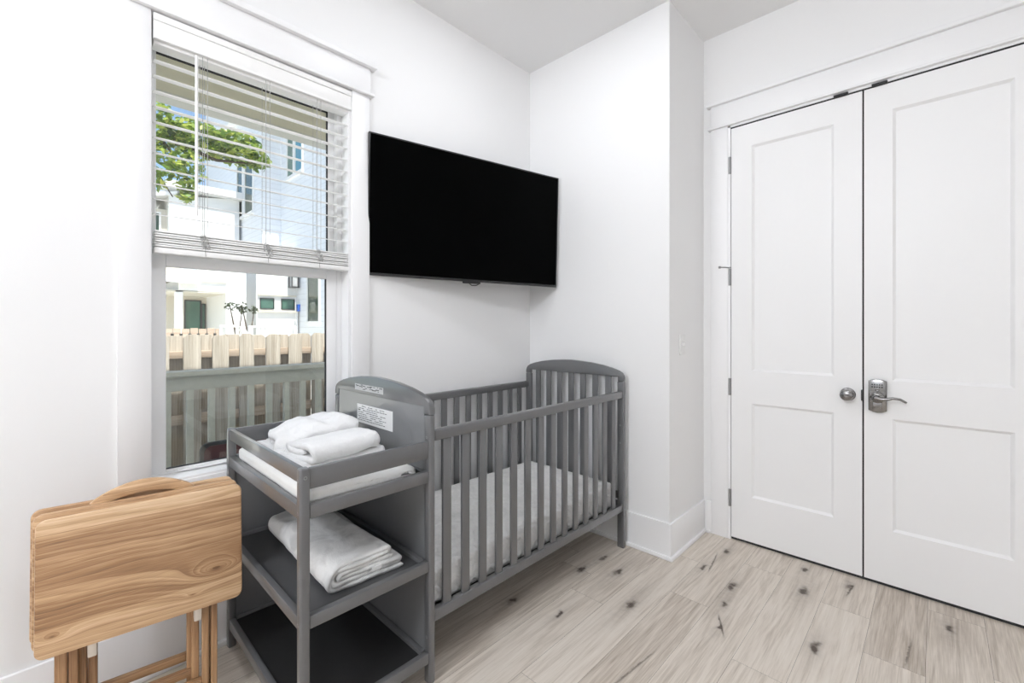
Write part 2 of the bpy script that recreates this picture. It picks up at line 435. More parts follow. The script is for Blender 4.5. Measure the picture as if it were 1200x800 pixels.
# ------------------------------------------------------------------ mesh helpers
class MB:
    def __init__(self):
        self.bm = bmesh.new()

    def box(self, x0, x1, y0, y1, z0, z1, bev=0.0, seg=2):
        t = bmesh.new()
        bmesh.ops.create_cube(t, size=1.0)
        for v in t.verts:
            v.co = Vector((x0 + (v.co.x + .5) * (x1 - x0), y0 + (v.co.y + .5) * (y1 - y0), z0 + (v.co.z + .5) * (z1 - z0)))
        if bev:
            bmesh.ops.bevel(t, geom=list(t.edges), offset=bev, segments=seg, profile=0.5, affect='EDGES')
        self.merge(t)
        return self

    def merge(self, t, mat=None):
        me = bpy.data.meshes.new('tmp')
        t.to_mesh(me)
        t.free()
        if mat is not None:
            me.transform(mat)
        self.bm.from_mesh(me)
        bpy.data.meshes.remove(me)

    def cyl(self, p0, p1, r, r2=None, n=16, cap=True):
        p0, p1 = Vector(p0), Vector(p1)
        d = p1 - p0
        t = bmesh.new()
        bmesh.ops.create_cone(t, cap_ends=cap, segments=n, radius1=r, radius2=r if r2 is None else r2, depth=d.length)
        q = Vector((0, 0, 1)).rotation_difference(d.normalized())
        self.merge(t, Matrix.Translation((p0 + p1) / 2) @ q.to_matrix().to_4x4())
        return self

    def tube(self, pts, r, n=8, closed=False):
        pts = [Vector(p) for p in pts]
        rings = []
        rr = r if isinstance(r, (list, tuple)) else [r] * len(pts)
        prev = None
        for i, p in enumerate(pts):
            a = pts[max(0, i - 1)]
            c = pts[min(len(pts) - 1, i + 1)]
            d = (c - a).normalized()
            if prev is None:
                s = d.orthogonal().normalized()
            else:
                s = (prev - d * prev.dot(d))
                s = s.normalized() if s.length > 1e-6 else d.orthogonal().normalized()
            prev = s
            u = d.cross(s)
            rings.append([self.bm.verts.new(p + (s * math.cos(2 * PI * k / n) + u * math.sin(2 * PI * k / n)) * rr[i]) for k in range(n)])
        for i in range(len(rings) - 1):
            for k in range(n):
                self.bm.faces.new((rings[i][k], rings[i][(k + 1) % n], rings[i + 1][(k + 1) % n], rings[i + 1][k]))
        self.bm.faces.new(list(reversed(rings[0])))
        self.bm.faces.new(rings[-1])
        return self

    def prism(self, poly, fn0, fn1, bev=0.0):
        """poly: 2-D outline; fn0/fn1 map (a, b) to the two faces"""
        t = bmesh.new()
        A = [t.verts.new(fn0(*p)) for p in poly]
        B = [t.verts.new(fn1(*p)) for p in poly]
        n = len(poly)
        fa = t.faces.new(A)
        fb = t.faces.new(list(reversed(B)))
        for i in range(n):
            t.faces.new((A[(i + 1) % n], A[i], B[i], B[(i + 1) % n]))
        bmesh.ops.recalc_face_normals(t, faces=list(t.faces))
        if bev:
            ed = list(set(fa.edges) | set(fb.edges))
            bmesh.ops.bevel(t, geom=ed, offset=bev, segments=2, profile=0.5, affect='EDGES')
        self.merge(t)
        return self

    def lathe(self, prof, origin, axis, n=28):
        """prof: (distance along axis, radius)"""
        o, ax = Vector(origin), Vector(axis).normalized()
        s = ax.orthogonal().normalized()
        u = ax.cross(s)
        rings = []
        for (h, r) in prof:
            rings.append([self.bm.verts.new(o + ax * h + (s * math.cos(2 * PI * k / n) + u * math.sin(2 * PI * k / n)) * max(r, 1e-5)) for k in range(n)])
        for i in range(len(rings) - 1):
            for k in range(n):
                self.bm.faces.new((rings[i][k], rings[i][(k + 1) % n], rings[i + 1][(k + 1) % n], rings[i + 1][k]))
        self.bm.faces.new(list(reversed(rings[0])))
        self.bm.faces.new(rings[-1])
        return self

    def quad(self, a, b, c, d):
        self.bm.faces.new([self.bm.verts.new(p) for p in (a, b, c, d)])
        return self

    def build(self, name, mat, parent=None, label=None, smooth=35, local=False):
        if parent is not None and not local:
            bmesh.ops.translate(self.bm, vec=-Vector(parent_world(parent)), verts=list(self.bm.verts))
        bmesh.ops.recalc_face_normals(self.bm, faces=list(self.bm.faces))
        me = bpy.data.meshes.new(name)
        self.bm.to_mesh(me)
        self.bm.free()
        me.shade_smooth()
        me.set_sharp_from_angle(angle=R(smooth))
        me.materials.append(mat)
        o = bpy.data.objects.new(name, me)
        COL.objects.link(o)
        if parent is not None:
            o.parent = parent
        if label:
            o['label'] = label
        return o


def parent_world(o):
    p = Vector(o.location)
    while o.parent is not None:
        o = o.parent
        p = p + Vector(o.location)
    return p


def thing(name, label, cat, loc=(0, 0, 0), rotz=0.0, group=None):
    o = bpy.data.objects.new(name, None)
    COL.objects.link(o)
    o.empty_display_size = 0.1
    o.location = loc
    o.rotation_euler = (0, 0, rotz)
    o['label'] = label
    o['category'] = cat
    if group:
        o['group'] = group
    return o


def tag(o, label, cat, group=None, kind=None):
    o['label'] = label
    o['category'] = cat
    if group:
        o['group'] = group
    if kind:
        o['kind'] = kind
    return o


def struct(o, label, cat):
    o['kind'] = 'structure'
    o['label'] = label
    o['category'] = cat
    return o


def B(*a, **k):
    return MB().box(*a, **k)


# ------------------------------------------------------------------ room shell
XW, YF, YD, XJ, ZC = -2.062, 2.335, 2.825, -1.05, 3.04
X1, Y0R = 2.3, -2.1
# floor: planks as faces of one mesh
bm = bmesh.new()
tone_v, rnd_v = [], []
rng = random.Random(4)
PW = 0.178
joints = {-6: [1.748], -7: [0.7], -5: [1.196], -4: [2.057], -3: [1.35], -2: [1.80], -1: [2.456], 0: [2.19], 1: [1.5]}
special = {(-4, 1): .42, (0, 2): .40, (-7, 1): .5, (-5, 2): .60, (-6, 1): .56, (-6, 2): .50, (-4, 2): .52, (-3, 2): .53, (-2, 1): .55, (-2, 2): .57, (-1, 2): .52, (-1, 1): .60, (-5, 1): .55, (-3, 1): .58, (1, 2): .46, (0, 1): .56, (1, 1): .5}
k = math.floor((XW + .03) / PW) - 1
faces_info = []
while -0.03 + k * PW < X1:
    xa, xb = -0.03 + k * PW, -0.03 + (k + 1) * PW
    # plank i spans [-.03+(i-1)*PW, -.03+i*PW]
    i = k + 1
    j0 = joints.get(i, [rng.uniform(0.6, 2.4)])[0]
    ys = sorted(set([Y0R - .2, YD + .6] + [y for y in (j0 - 1.22 * 3, j0 - 1.22 * 2, j0 - 1.22, j0, j0 + 1.22) if Y0R - .2 < y < YD + .6]))
    for a, c in zip(ys[:-1], ys[1:]):
        mid = (a + c) / 2
        seg = 2 if a >= j0 - .01 else (1 if c > j0 - .01 else 0)
        t = special.get((i, seg), rng.uniform(.46, .62))
        g = 0.0004
        vs = [bm.verts.new(p) for p in ((xa + g, a + g, 0), (xb - g, a + g, 0), (xb - g, c - g, 0), (xa + g, c - g, 0))]
        bm.faces.new(vs)
        faces_info.append((t, rng.random()))
    k += 1
me = bpy.data.meshes.new('floor')
bm.to_mesh(me)
bm.free()
ta = me.attributes.new('tone', 'FLOAT', 'FACE')
ra = me.attributes.new('rnd', 'FLOAT', 'FACE')
for i, (t, r_) in enumerate(faces_info):
    ta.data[i].value = t
    ra.data[i].value = r_
me.materials.append(M['floor'])
fl = bpy.data.objects.new('floor', me)
COL.objects.link(fl)
struct(fl, 'light oak plank floor with dark knots', 'floor')
o = B(XW - .1, X1 + .1, Y0R - .1, YD + .7, -.12, -.0015).build('trim_7', M['void'])
struct(o, 'dark subfloor showing in the plank seams', 'floor')

WIN = dict(y0=.256, y1=1.018, z0=.690, z1=2.410)
wl = MB()
w0, w1 = XW - .13, XW
wl.box(w0, w1, Y0R - .1, WIN['y0'], -.1, ZC)
wl.box(w0, w1, WIN['y1'], YD + .7, -.1, ZC)
wl.box(w0, w1, WIN['y0'], WIN['y1'], -.1, WIN['z0'])
wl.box(w0, w1, WIN['y0'], WIN['y1'], WIN['z1'], ZC)
struct(wl.build('wall_left', M['wall']), 'white wall with the window and the television', 'wall')
struct(B(XW, XJ, YF, YD + .7, 0, ZC).build('wall_far', M['wall']), 'white wall bumping out behind the crib', 'wall')
wd = MB()
wd.box(XJ, -.902, YD, YD + .12, 0, ZC)
wd.box(-.902, .372, YD, YD + .12, 2.463, ZC)
wd.box(.372, X1 + .1, YD, YD + .12, 0, ZC)
struct(wd.build('wall_front', M['wall']), 'white wall with the double closet doors', 'wall')
struct(B(X1, X1 + .1, Y0R - .1, YD + .1, -.1, ZC).build('wall_right', M['wall']), 'white wall outside the view on the right', 'wall')
struct(B(XW - .13, X1 + .1, Y0R - .1, Y0R, -.1, ZC).build('wall_back', M['wall']), 'white wall behind the viewpoint', 'wall')
struct(B(XW - .13, X1 + .1, Y0R - .1, YD + .7, ZC, ZC + .15).build('ceiling', M['ceiling']), 'plain white ceiling', 'ceiling')
struct(B(-1.0, .5, YD + .35, YD + .36, 0, 2.6).build('closet_shade', M['void']), 'black sheet standing for the unlit closet behind the doors', 'wall')  # darkness of the closet painted on a flat sheet


def baseboard(name, x0, x1, y0, y1, axis, sgn, label):
    """board .195 high, .014 thick, with a shoe moulding; axis is the run, sgn the side it stands out on"""
    mb = MB()
    if axis == 'y':
        xa = x0
        mb.box(min(xa, xa + sgn * .014), max(xa, xa + sgn * .014), y0 + (.026 if x0 == XJ else 0), y1, 0, .195, .003)
        mb.box(min(xa, xa + sgn * .026), max(xa, xa + sgn * .026), y0 + (.021 if x0 == XJ else 0), y1, 0, .022, .005)
    else:
        ya = y0
        mb.box(x0, x1 - .012, min(ya, ya + sgn * .014), max(ya, ya + sgn * .014), 0, .195)
        mb.box(x0, x1, min(ya, ya + sgn * .026), max(ya, ya + sgn * .026), 0, .022, .005)
    return struct(mb.build(name, M['trim']), label, 'baseboard')


baseboard('baseboard_left', XW, 0, Y0R, YF - .014, 'y', 1, 'white baseboard below the window')
baseboard('baseboard_far', XW, XJ + .026, YF, 0, 'x', -1, 'white baseboard behind the crib')
baseboard('baseboard_return', XJ, 0, YF - .026, YD, 'y', 1, 'short white baseboard on the shaded return wall')
o = B(XJ + .014, -.998, YD - .02, YD, 0, .195, .003).box(XJ + .014, -.998, YD - .03, YD, 0, .02, .004).build('baseboard_front', M['trim'])
struct(o, 'tiny piece of white baseboard beside the door casing', 'baseboard')

# ---------------- window trim
tr = MB()
CF = XW + .018
tr.box(XW, CF, .164, .256, .59, 2.41, .002)
tr.box(XW, CF, 1.018, 1.108, .59, 2.41, .002)
tr.box(XW, CF, .256, 1.018, .60, .688, .002)            # apron
tr.box(XW, CF + .004, .160, 1.112, 2.424, 2.548, .002)  # frieze
tr.box(XW, CF + .018, .145, 1.128, 2.41, 2.424, .003)   # bead
tr.box(XW, CF + .026, .135, 1.138, 2.548, 2.574, .003)  # cap
struct(tr.build('trim_1', M['trim']), 'white window casing with capped head board', 'window trim')

win = thing('window_1', 'white double-hung window beside the television', 'window', (XW, (.256 + 1.018) / 2, .69))
win['kind'] = 'structure'
y0, y1, z0, z1 = .256, 1.018, .690, 2.410
jm = MB()
jm.box(XW - .13, XW, y1 - .012, y1, z0, z1)
jm.box(XW - .13, XW, y0, y0 + .004, z0, z1)
jm.box(XW - .13, XW, y0 + .004, y1 - .012, z1 - .012, z1)
jm.box(XW - .13, XW + .012, y0, y1, z0 - .02, z0 + .008, .003)
jm.build('jamb', M['trim'], win)
fr = MB()
fx0, fx1 = XW - .135, XW - .07
fr.box(fx0, fx1, y0 + .004, y0 + .010, z0 + .008, z1 - .012, .002)
fr.box(fx0, fx1, y1 - .036, y1 - .012, z0 + .008, z1 - .012, .002)
fr.box(fx0, fx1, y0 + .010, y1 - .036, z1 - .05, z1 - .012, .002)
fr.box(fx0, fx1, y0 + .010, y1 - .036, z0 + .008, z0 + .014, .002)
fr.build('window_frame', M['vinyl'], win)


def sash(xa, xb, ya, yb, za, zb, l, r, bt, tp, name):
    s = MB()
    s.box(xa, xb, ya, ya + l, za, zb, .003)
    s.box(xa, xb, yb - r, yb, za, zb, .003)
    s.box(xa, xb, ya + l, yb - r, za, za + bt, .003)
    s.box(xa, xb, ya + l, yb - r, zb - tp, zb, .003)
    so = s.build(name, M['vinyl'], win)
    g = B((xa + xb) / 2 - .002, (xa + xb) / 2 + .002, ya + l - .005, yb - r + .005, za + bt - .005, zb - tp + .005)
    g.build('pane', M['glass'], so)
    gk = MB()
    xm = xa + .006
    e = .004
    gk.box(xm, xm + .012, yb - r - e, yb - r, za + bt, zb - tp)
    gk.box(xm, xm + .012, ya + l, yb - r, za + bt, za + bt + e * .7)
    if name == 'upper_sash':
        gk.box(xm, xm + .012, ya + l, yb - r, zb - tp - e, zb - tp)
    gk.build('gasket', M['gap'], so)
    return so


sash(XW - .095, XW - .072, .266, .982, .704, 1.545, .046, .050, .012, .050, 'lower_sash')
sash(XW - .130, XW - .105, .266, .982, 1.51, 2.36, .020, .028, .05, .035, 'upper_sash')
B(XW - .074, XW - .055, .345, .90, .703, .712, .003).build('lift_rail', M['vinyl'], win)

# ---------------- door casing and doors
tr = MB()
cf = YD - .018
tr.box(-1.0, -.902, cf, YD, 0, 2.463, .002)
tr.box(.372, .470, cf, YD, 0, 2.463, .002)
tr.box(-1.0, .470, cf - .004, YD, 2.476, 2.602, .002)
tr.box(-1.016, .486, cf - .016, YD, 2.463, 2.476, .003)
tr.box(-1.022, .492, cf - .024, YD, 2.602, 2.622, .003)
struct(tr.build('trim_2', M['trim']), 'white casing with capped head around the closet doors', 'door trim')
dj = MB()
dj.box(-.902, -.888, cf + .004, YD + .12, 0, 2.463)
dj.box(.358, .372, cf + .004, YD + .12, 0, 2.463)
dj.box(-.902, .372, cf + .004, YD + .12, 2.4515, 2.463)
struct(dj.build('trim_3', M['trim']), 'white door jamb around the closet doors', 'door trim')

YL = 2.814   # face of the door leaves
sl = MB()  # black strips that put the shade into the gaps around the leaves
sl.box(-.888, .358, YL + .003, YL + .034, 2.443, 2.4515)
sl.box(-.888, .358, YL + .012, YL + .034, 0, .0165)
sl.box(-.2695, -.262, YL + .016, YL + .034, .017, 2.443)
struct(sl.build('gap_shade', M['gap']), 'dark strips standing for the shade in the closet door gaps', 'door trim')


def door_leaf(name, label, x0, x1, panels):
    t = thing(name, label, 'door', ((x0 + x1) / 2, YL, 0.017))
    t['kind'] = 'structure'
    z0, z1 = .017, 2.4425
    T = .035
    xs = [x0, panels[0][0], panels[0][1], x1]
    mb = MB()
    mb.box(x0, xs[1], YL, YL + T, z0, z1)
    mb.box(xs[2], x1, YL, YL + T, z0, z1)
    zs = [z0] + [v for p in sorted(panels, key=lambda q: q[2]) for v in (p[2], p[3])] + [z1]
    for a, c in zip(zs[0::2], zs[1::2]):
        mb.box(xs[1], xs[2], YL, YL + T, a, c)
    d, s = .012, .012
    for (a, c, e, f) in panels:
        o_ = [(a, e), (c, e), (c, f), (a, f)]
        i_ = [(a + s, e + s), (c - s, e + s), (c - s, f - s), (a + s, f - s)]
        for j in range(4):
            p, q = o_[j], o_[(j + 1) % 4]
            p2, q2 = i_[j], i_[(j + 1) % 4]
            mb.quad((p[0], YL + .0005, p[1]), (q[0], YL + .0005, q[1]), (q2[0], YL + d, q2[1]), (p2[0], YL + d, p2[1]))
        mb.box(a, c, YL + d, YL + T - .004, e, f)
    mb.build('door_panel', M['door'], t, smooth=20)
    return t


dl = door_leaf('door_1', 'narrower-looking left closet door leaf with round knob', -.885, -.2695, [(-.773, -.385, 1.008, 2.314), (-.773, -.385, .276, .820)])
dr = door_leaf('door_2', 'right closet door leaf with keypad lever lock', -.2620, .355, [(-.154, .238, 1.003, 2.314), (-.154, .238, .276, .818)])
for z in (2.225, 1.56, .908, .248):
    h = MB()
    h.cyl((-.892, YL - .006, z - .05), (-.892, YL - .006, z + .05), .0065, n=12)
    h.box(-.900, -.884, YL - .002, YL + .004, z - .05, z + .05)
    ho = h.build('hinge', M['hinge'], dl)
    if z == 1.56:
        s = MB()
        s.cyl((-.892, YL - .006, z + .053), (-.892, YL - .006, z + .06), .008)
        s.tube([(-.892, YL - .006, z + .056), (-.905, YL - .035, z + .056), (-.925, YL - .06, z + .056)], .0035)
        s.cyl((-.925, YL - .06, z + .056), (-.935, YL - .066, z + .056), .007)
        s.build('door_stop', M['hinge'], ho)
kn = MB()
kn.lathe([(0, .033), (.004, .033), (.008, .030), (.010, .014), (.026, .012), (.032, .020), (.040, .027), (.050, .0285), (.058, .025), (.063, .016), (.064, .008), (.0625, .006), (.0625, 0)], (-.327, YL, .921), (0, -1, 0))
kn.build('knob', M['nickel'], dl)
B(-.2735, -.2675, YL - .012, YL + .02, .895, .950, .003).build('latch', M['steel_dark'], dl)
for (xa, xb, par) in ((-.385, -.325, dl), (-.232, -.172, dr)):
    B(xa, xb, YL - .014, YL + .02, 2.4432, 2.4562, .001).box(xa + .004, xb - .004, YL + .0, YL + .016, 2.4425, 2.4435).build('ball_catch', M['gap'], par)
# keypad lock
lk = MB()
zc = .927
prof = []
hw, hh = .035, .078
outline = [(-hw, -hh + .006), (-hw * .5, -hh - .001), (0, -hh - .004), (hw * .5, -hh - .001), (hw, -hh + .006), (hw, hh - .006), (hw * .5, hh + .001), (0, hh + .004), (-hw * .5, hh + .001), (-hw, hh - .006)]
LX = -.209
lk.prism(outline, lambda a, c: (LX + a, YL, zc + c), lambda a, c: (LX + a, YL - .022, zc + c), bev=.004)
lock = lk.build('lock_case', M['nickel'], dr)
B(LX - .026, LX + .026, YL - .0245, YL - .020, zc + .020, zc + .066, .002).build('keypad_plate', M['hinge'], lock)
for i in range(5):
    for j in range(2):
        B(LX - .0225 + i * .0092, LX - .0225 + i * .0092 + .0062, YL - .027, YL - .023, zc + .040 + j * .0115, zc + .047 + j * .0115, .001).build('keypad_button', M['key'], lock)
bt = MB().lathe([(0, .009), (.003, .009), (.004, .006), (.003, .004), (.003, 0)], (LX, YL - .0235, zc + .029), (0, -1, 0), n=18)
bt.build('program_button', M['nickel'], lock)
B(LX - .018, LX + .018, YL - .0245, YL - .020, zc - .068, zc - .030, .002).build('thumb_plate', M['nickel'], lock)
lv = MB()
lv.lathe([(0, .028), (.006, .027), (.012, .02), (.014, .013), (.034, .012), (.040, .010), (.041, 0)], (LX, YL - .020, zc - .008), (0, -1, 0))
lv.tube([(LX, YL - .056, zc - .008), (LX + .015, YL - .060, zc - .010), (LX + .035, YL - .060, zc - .009), (LX + .06, YL - .058, zc - .002), (LX + .085, YL - .056, zc - .004), (LX + .108, YL - .054, zc - .018)],
        [.0095, .009, .0075, .0065, .006, .005], n=12)
lv.build('lever', M['nickel'], lock)

# light switch on the return wall
sw = thing('light_switch', 'small white toggle light switch on the shaded return wall', 'switch', (XJ, 2.497, 1.163))
B(XJ, XJ + .006, 2.462, 2.532, 1.106, 1.220, .002).build('plate', M['switch'], sw)
B(XJ + .004, XJ + .018, 2.492, 2.502, 1.158, 1.176, .002).build('toggle', M['switch'], sw)

# ------------------------------------------------------------------ crib with changing table (one piece of furniture)
crib = thing('crib_changer', 'grey slatted baby crib with attached changing table shelf unit', 'crib', (-1.66, 1.4, 0))
G, GP = M['grey'], M['grey_panel']
CB, CFR = -2.034, -1.287
XM = (CB + CFR) / 2
HWD = (CFR - CB) / 2
half = [(HWD, .955), (HWD, .970), (HWD - .004, .985), (HWD - .014, .999), (HWD - .034, 1.011), (HWD - .075, 1.024), (HWD - .14, 1.038), (HWD - .22, 1.049), (HWD - .30, 1.055), (0, 1.058)]


def arch(ya, yb, zbot, scale_z=0.0):
    pts = [(XM + a, z + scale_z) for a, z in half] + [(XM - a, z + scale_z) for a, z in reversed(half[:-1])]
    pts = [(XM + HWD - .040, .976), (XM + HWD - .040, zbot), (XM + HWD, zbot)] + pts[1:-1] + [(XM - HWD, zbot), (XM - HWD + .040, zbot), (XM - HWD + .040, .976)]
    mb = MB()
    mb.prism(pts, lambda a, c: (a, ya, c), lambda a, c: (a, yb, c), bev=.006)
    return mb


# far end panel
EY0, EY1 = 2.262, 2.287
arch(EY0, EY1, .952).build('end_arch', G, crib)
for xa, xb in ((CB, CB + .042), (CFR - .042, CFR)):
    B(xa, xb, EY0, EY1, 0, .9515, .005).build('end_post', G, crib)
B(CB + .042, CFR - .042, EY0 + .003, EY1 - .003, .215, .262, .004).build('end_bottom_rail', G, crib)
for i in range(7):
    xc = -1.931 + i * .0895
    B(xc - .020, xc + .020, EY0 + .007, EY1 - .007, .26, .978, .003).build('slat', G, crib)
# front and back sides
for (xa, xb, nm) in ((CFR - .030, CFR - .004, 'front'), (CB + .004, CB + .030, 'back')):
    B(xa, xb, .952, EY0, .856, .897, .007, seg=3).build(nm + '_top_rail', G, crib)
    B(xa, xb, .952, EY0, .212, .253, .004).build(nm + '_bottom_rail', G, crib)
    for i in range(14):
        yc = 1.0135 + i * .0896
        xm_ = (xa + xb) / 2
        B(xm_ - .006, xm_ + .006, yc - .019, yc + .019, .250, .858, .003).build('slat', G, crib)
# mattress board under the mattress
B(CB + .036, CFR - .036, .958, 2.258, .205, .225, .003).build('mattress_support', M['steel_dark'], crib)
for yq in (2.250,):
    hk = MB().box(CFR - .05, CFR - .030, yq - .002, EY0, .285, .325, .002).cyl((CFR - .040, yq - .006, .305), (CFR - .040, yq + .004, .305), .009)
    hk.build('bracket', M['steel_dark'], crib)
wlab = B(-1.63, -1.612, EY0 + .0062, EY0 + .0072, .48, .63).build('side_label', M['sticker'], crib, label='narrow white label strip on an end slat')
# near end panel (solid)
PY0, PY1 = .926, .952
arch(PY0, PY1, .952).build('panel_arch', G, crib)
for xa, xb in ((CB, CB + .036), (CFR - .036, CFR)):
    B(xa, xb, PY0, PY1, 0, .9515, .008, seg=3).build('panel_post', G, crib)
B(CB + .036, CFR - .036, PY0 + .004, PY1 - .006, .085, .980).build('solid_panel', GP, crib)
# stickers with printed lines
st = B(-1.835, -1.60, PY0 - .0008, PY0 + .002, .992, 1.018)
sto = st.build('arch_sticker', M['sticker_grey'], crib, label='silvery printed sticker strip on the arch')
rg = random.Random(3)
ik = MB()
for i in range(26):
    xx = -1.83 + rg.random() * .215
    zz = .996 + rg.random() * .018
    ik.box(xx, xx + .006 + rg.random() * .02, PY0 - .0013, PY0 - .0007, zz, zz + .0028)
ik.build('print', M['ink'], sto)
PF = PY0 + .004
st = B(-1.822, -1.535, PF - .0008, PF + .002, .853, .932)
sto = st.build('panel_sticker', M['sticker'], crib, label='white printed warning sticker on the solid panel')
ik = MB()
for r_ in range(8):
    zz = .922 - r_ * .0083
    xx = -1.815
    while xx < -1.56 - rg.random() * .09:
        w = .006 + rg.random() * .018
        if rg.random() < .82:
            ik.box(xx, xx + w, PF - .0013, PF - .0007, zz, zz + (.0042 if r_ in (0, 2) and xx < -1.76 else .0024))
        xx += w + .004
ik.build('print', M['ink'], sto)
# changing table: posts, rails, shelves
CY = .487
for xa, xb in ((CB, CB + .029), (CFR - .029, CFR)):
    B(xa, xb, CY, CY + .029, 0, .863, .007, seg=3).build('shelf_post', G, crib)
xi0, xi1 = CB + .029, CFR - .029
B(CFR - .022, CFR - .006, CY + .029, PY0, .799, .860, .003).build('guard_rail', G, crib)
B(CB + .006, CB + .022, CY + .029, PY0, .799, .860, .003).build('guard_rail', G, crib)
B(xi0, xi1, CY + .004, CY + .020, .819, .862, .003).build('guard_rail', G, crib)
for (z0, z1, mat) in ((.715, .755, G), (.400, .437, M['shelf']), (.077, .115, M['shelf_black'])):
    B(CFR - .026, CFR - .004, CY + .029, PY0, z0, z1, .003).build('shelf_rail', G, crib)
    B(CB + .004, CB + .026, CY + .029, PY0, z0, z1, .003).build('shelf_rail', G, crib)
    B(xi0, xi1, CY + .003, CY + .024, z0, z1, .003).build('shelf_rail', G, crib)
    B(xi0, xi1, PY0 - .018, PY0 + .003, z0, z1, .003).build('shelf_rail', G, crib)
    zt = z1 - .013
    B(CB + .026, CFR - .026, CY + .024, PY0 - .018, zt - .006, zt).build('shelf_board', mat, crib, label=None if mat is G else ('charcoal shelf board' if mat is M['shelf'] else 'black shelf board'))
B(CB + .010, CB + .016, CY + .029, PY0, .115, .690).build('back_panel', GP, crib)
sc = [((CFR - .0005, CY + .0145, .836), (1, 0, 0)), ((CFR - .016, CY + .0005, .828), (0, -1, 0)), ((CFR - .016, CY + .0005, .735), (0, -1, 0)), ((CFR - .016, CY + .0005, .42), (0, -1, 0)),
      ((CB + .012, CY + .0005, .828), (0, -1, 0)), ((CB + .012, CY + .0005, .735), (0, -1, 0)), ((CB + .012, CY + .0005, .42), (0, -1, 0)),
      ((CFR - .018, PY0 + .0005, .872), (0, -1, 0)), ((CFR - .018, PY0 + .0005, .42), (0, -1, 0)), ((CFR - .018, PY0 + .0005, .165), (0, -1, 0)),
      ((CFR - .022, EY0 + .0005, .70), (0, -1, 0)), ((CFR - .022, EY0 + .0005, .60), (0, -1, 0))]
for p, d in sc:
    MB().lathe([(-.002, .0055), (.001, .0055), (.001, .003), (-.001, .002), (-.001, 0)], p, d, n=12).build('screw', M['screw'], crib)


# ---------------- soft things
def soft_slab(x0, x1, y0, y1, z0, z1, r, n=(40, 60, 6), amp=.003, fr=9.0, warp=None, seed=0.0):
    """rounded slab of cloth-covered foam, gently lumpy"""
    t = bmesh.new()
    bmesh.ops.create_cube(t, size=2.0)
    bmesh.ops.subdivide_edges(t, edges=list(t.edges), cuts=23, use_grid_fill=True)
    hx, hy, hz = (x1 - x0) / 2, (y1 - y0) / 2, (z1 - z0) / 2
    c = Vector(((x0 + x1) / 2, (y0 + y1) / 2, (z0 + z1) / 2))
    for v in t.verts:
        p = Vector((v.co.x * hx, v.co.y * hy, v.co.z * hz))
        q = Vector((max(-hx + r, min(hx - r, p.x)), max(-hy + r, min(hy - r, p.y)), max(-hz + r, min(hz - r, p.z))))
        d = p - q
        if d.length > 1e-9:
            p = q + d.normalized() * r
        w = c + p
        w += Vector((0, 0, 1)) * amp * (noise.noise((w + Vector((seed, 0, 0))) * fr) + .5 * noise.noise(w * fr * 2.7))
        d2 = noise.noise_vector((w + Vector((0, seed, 3))) * fr * 1.3) * amp * .7
        w += Vector((d2.x, d2.y, 0)) * .6
        if warp:
            w = warp(w)
        v.co = w
    mb = MB()
    mb.merge(t)
    return mb


def fold(path, th, fn, s0, s1, ns=26, amp=.004, fr=14.0, seed=0.0, endamp=.006, sub=.006, droop=None):
    """a cloth ribbon of thickness th that follows the 2-D path, run along a third axis; fn(a, b, s) -> world"""
    P = [Vector((p[0], p[1])) for p in path]
    # chaikin smoothing keeps the bends round
    for _ in range(2):
        Q = [P[0]]
        for a, c in zip(P[:-1], P[1:]):
            Q += [a * .75 + c * .25, a * .25 + c * .75]
        Q.append(P[-1])
        P = Q
    # resample
    S = [P[0]]
    for a, c in zip(P[:-1], P[1:]):
        L = (c - a).length
        k_ = max(1, int(L / sub))
        for i in range(1, k_ + 1):
            q = a + (c - a) * i / k_
            if (q - S[-1]).length > sub * .35:
                S.append(q)
    n = len(S)
    left, right = [], []
    for i in range(n):
        d = (S[min(n - 1, i + 1)] - S[max(0, i - 1)]).normalized()
        nr = Vector((-d.y, d.x))
        e = min(1.0, .45 + min(i, n - 1 - i) * .3)
        left.append(S[i] + nr * th / 2 * e)
        right.append(S[i] - nr * th / 2 * e)
    loop = left + right[::-1]
    m_ = len(loop)
    mb = MB()
    rings = []
    for k_ in range(ns + 1):
        f = k_ / ns
        ring = []
        for i, q in enumerate(loop):
            arc = i if i < n else m_ - 1 - i
            s = s0 + (s1 - s0) * f
            edge = noise.noise(Vector((arc * .05 + seed, f * 0.3, 1.7))) * endamp
            s += edge * (1 if k_ in (0, ns) else .8)
            w = Vector(fn(q.x, q.y, s))
            nv = noise.noise_vector(Vector((w.x * fr, w.y * fr, w.z * fr * .5)) + Vector((seed, seed, 0))) * amp
            nv2 = noise.noise_vector(Vector((w.x * fr * 2.6, w.y * fr * 2.6, w.z * fr)) + Vector((seed, 0, seed))) * amp * .4
            w = w + Vector((nv.x * .5 + nv2.x * .4, nv.y * .5 + nv2.y * .4, nv.z + nv2.z))
            if droop:
                w = droop(w)
            ring.append(mb.bm.verts.new(w))
        rings.append(ring)
    for a, c in zip(rings[:-1], rings[1:]):
        for i in range(m_):
            j = (i + 1) % m_
            mb.bm.faces.new((a[i], a[j], c[j], c[i]))
    for ring in (rings[0], rings[-1]):
        for i in range(n - 1):
            mb.bm.faces.new((ring[i], ring[i + 1], ring[m_ - 2 - i], ring[m_ - 1 - i]))
    return mb


def mat_warp(w):
    return w


o = soft_slab(-1.996, -1.338, .962, 2.252, .226, .372, .030, amp=.005, fr=7.0, seed=2.0).build('crib_mattress', M['sheet'], smooth=180)
tag(o, 'crib mattress in a pale crinkled fitted sheet, lying inside the slatted crib', 'mattress')


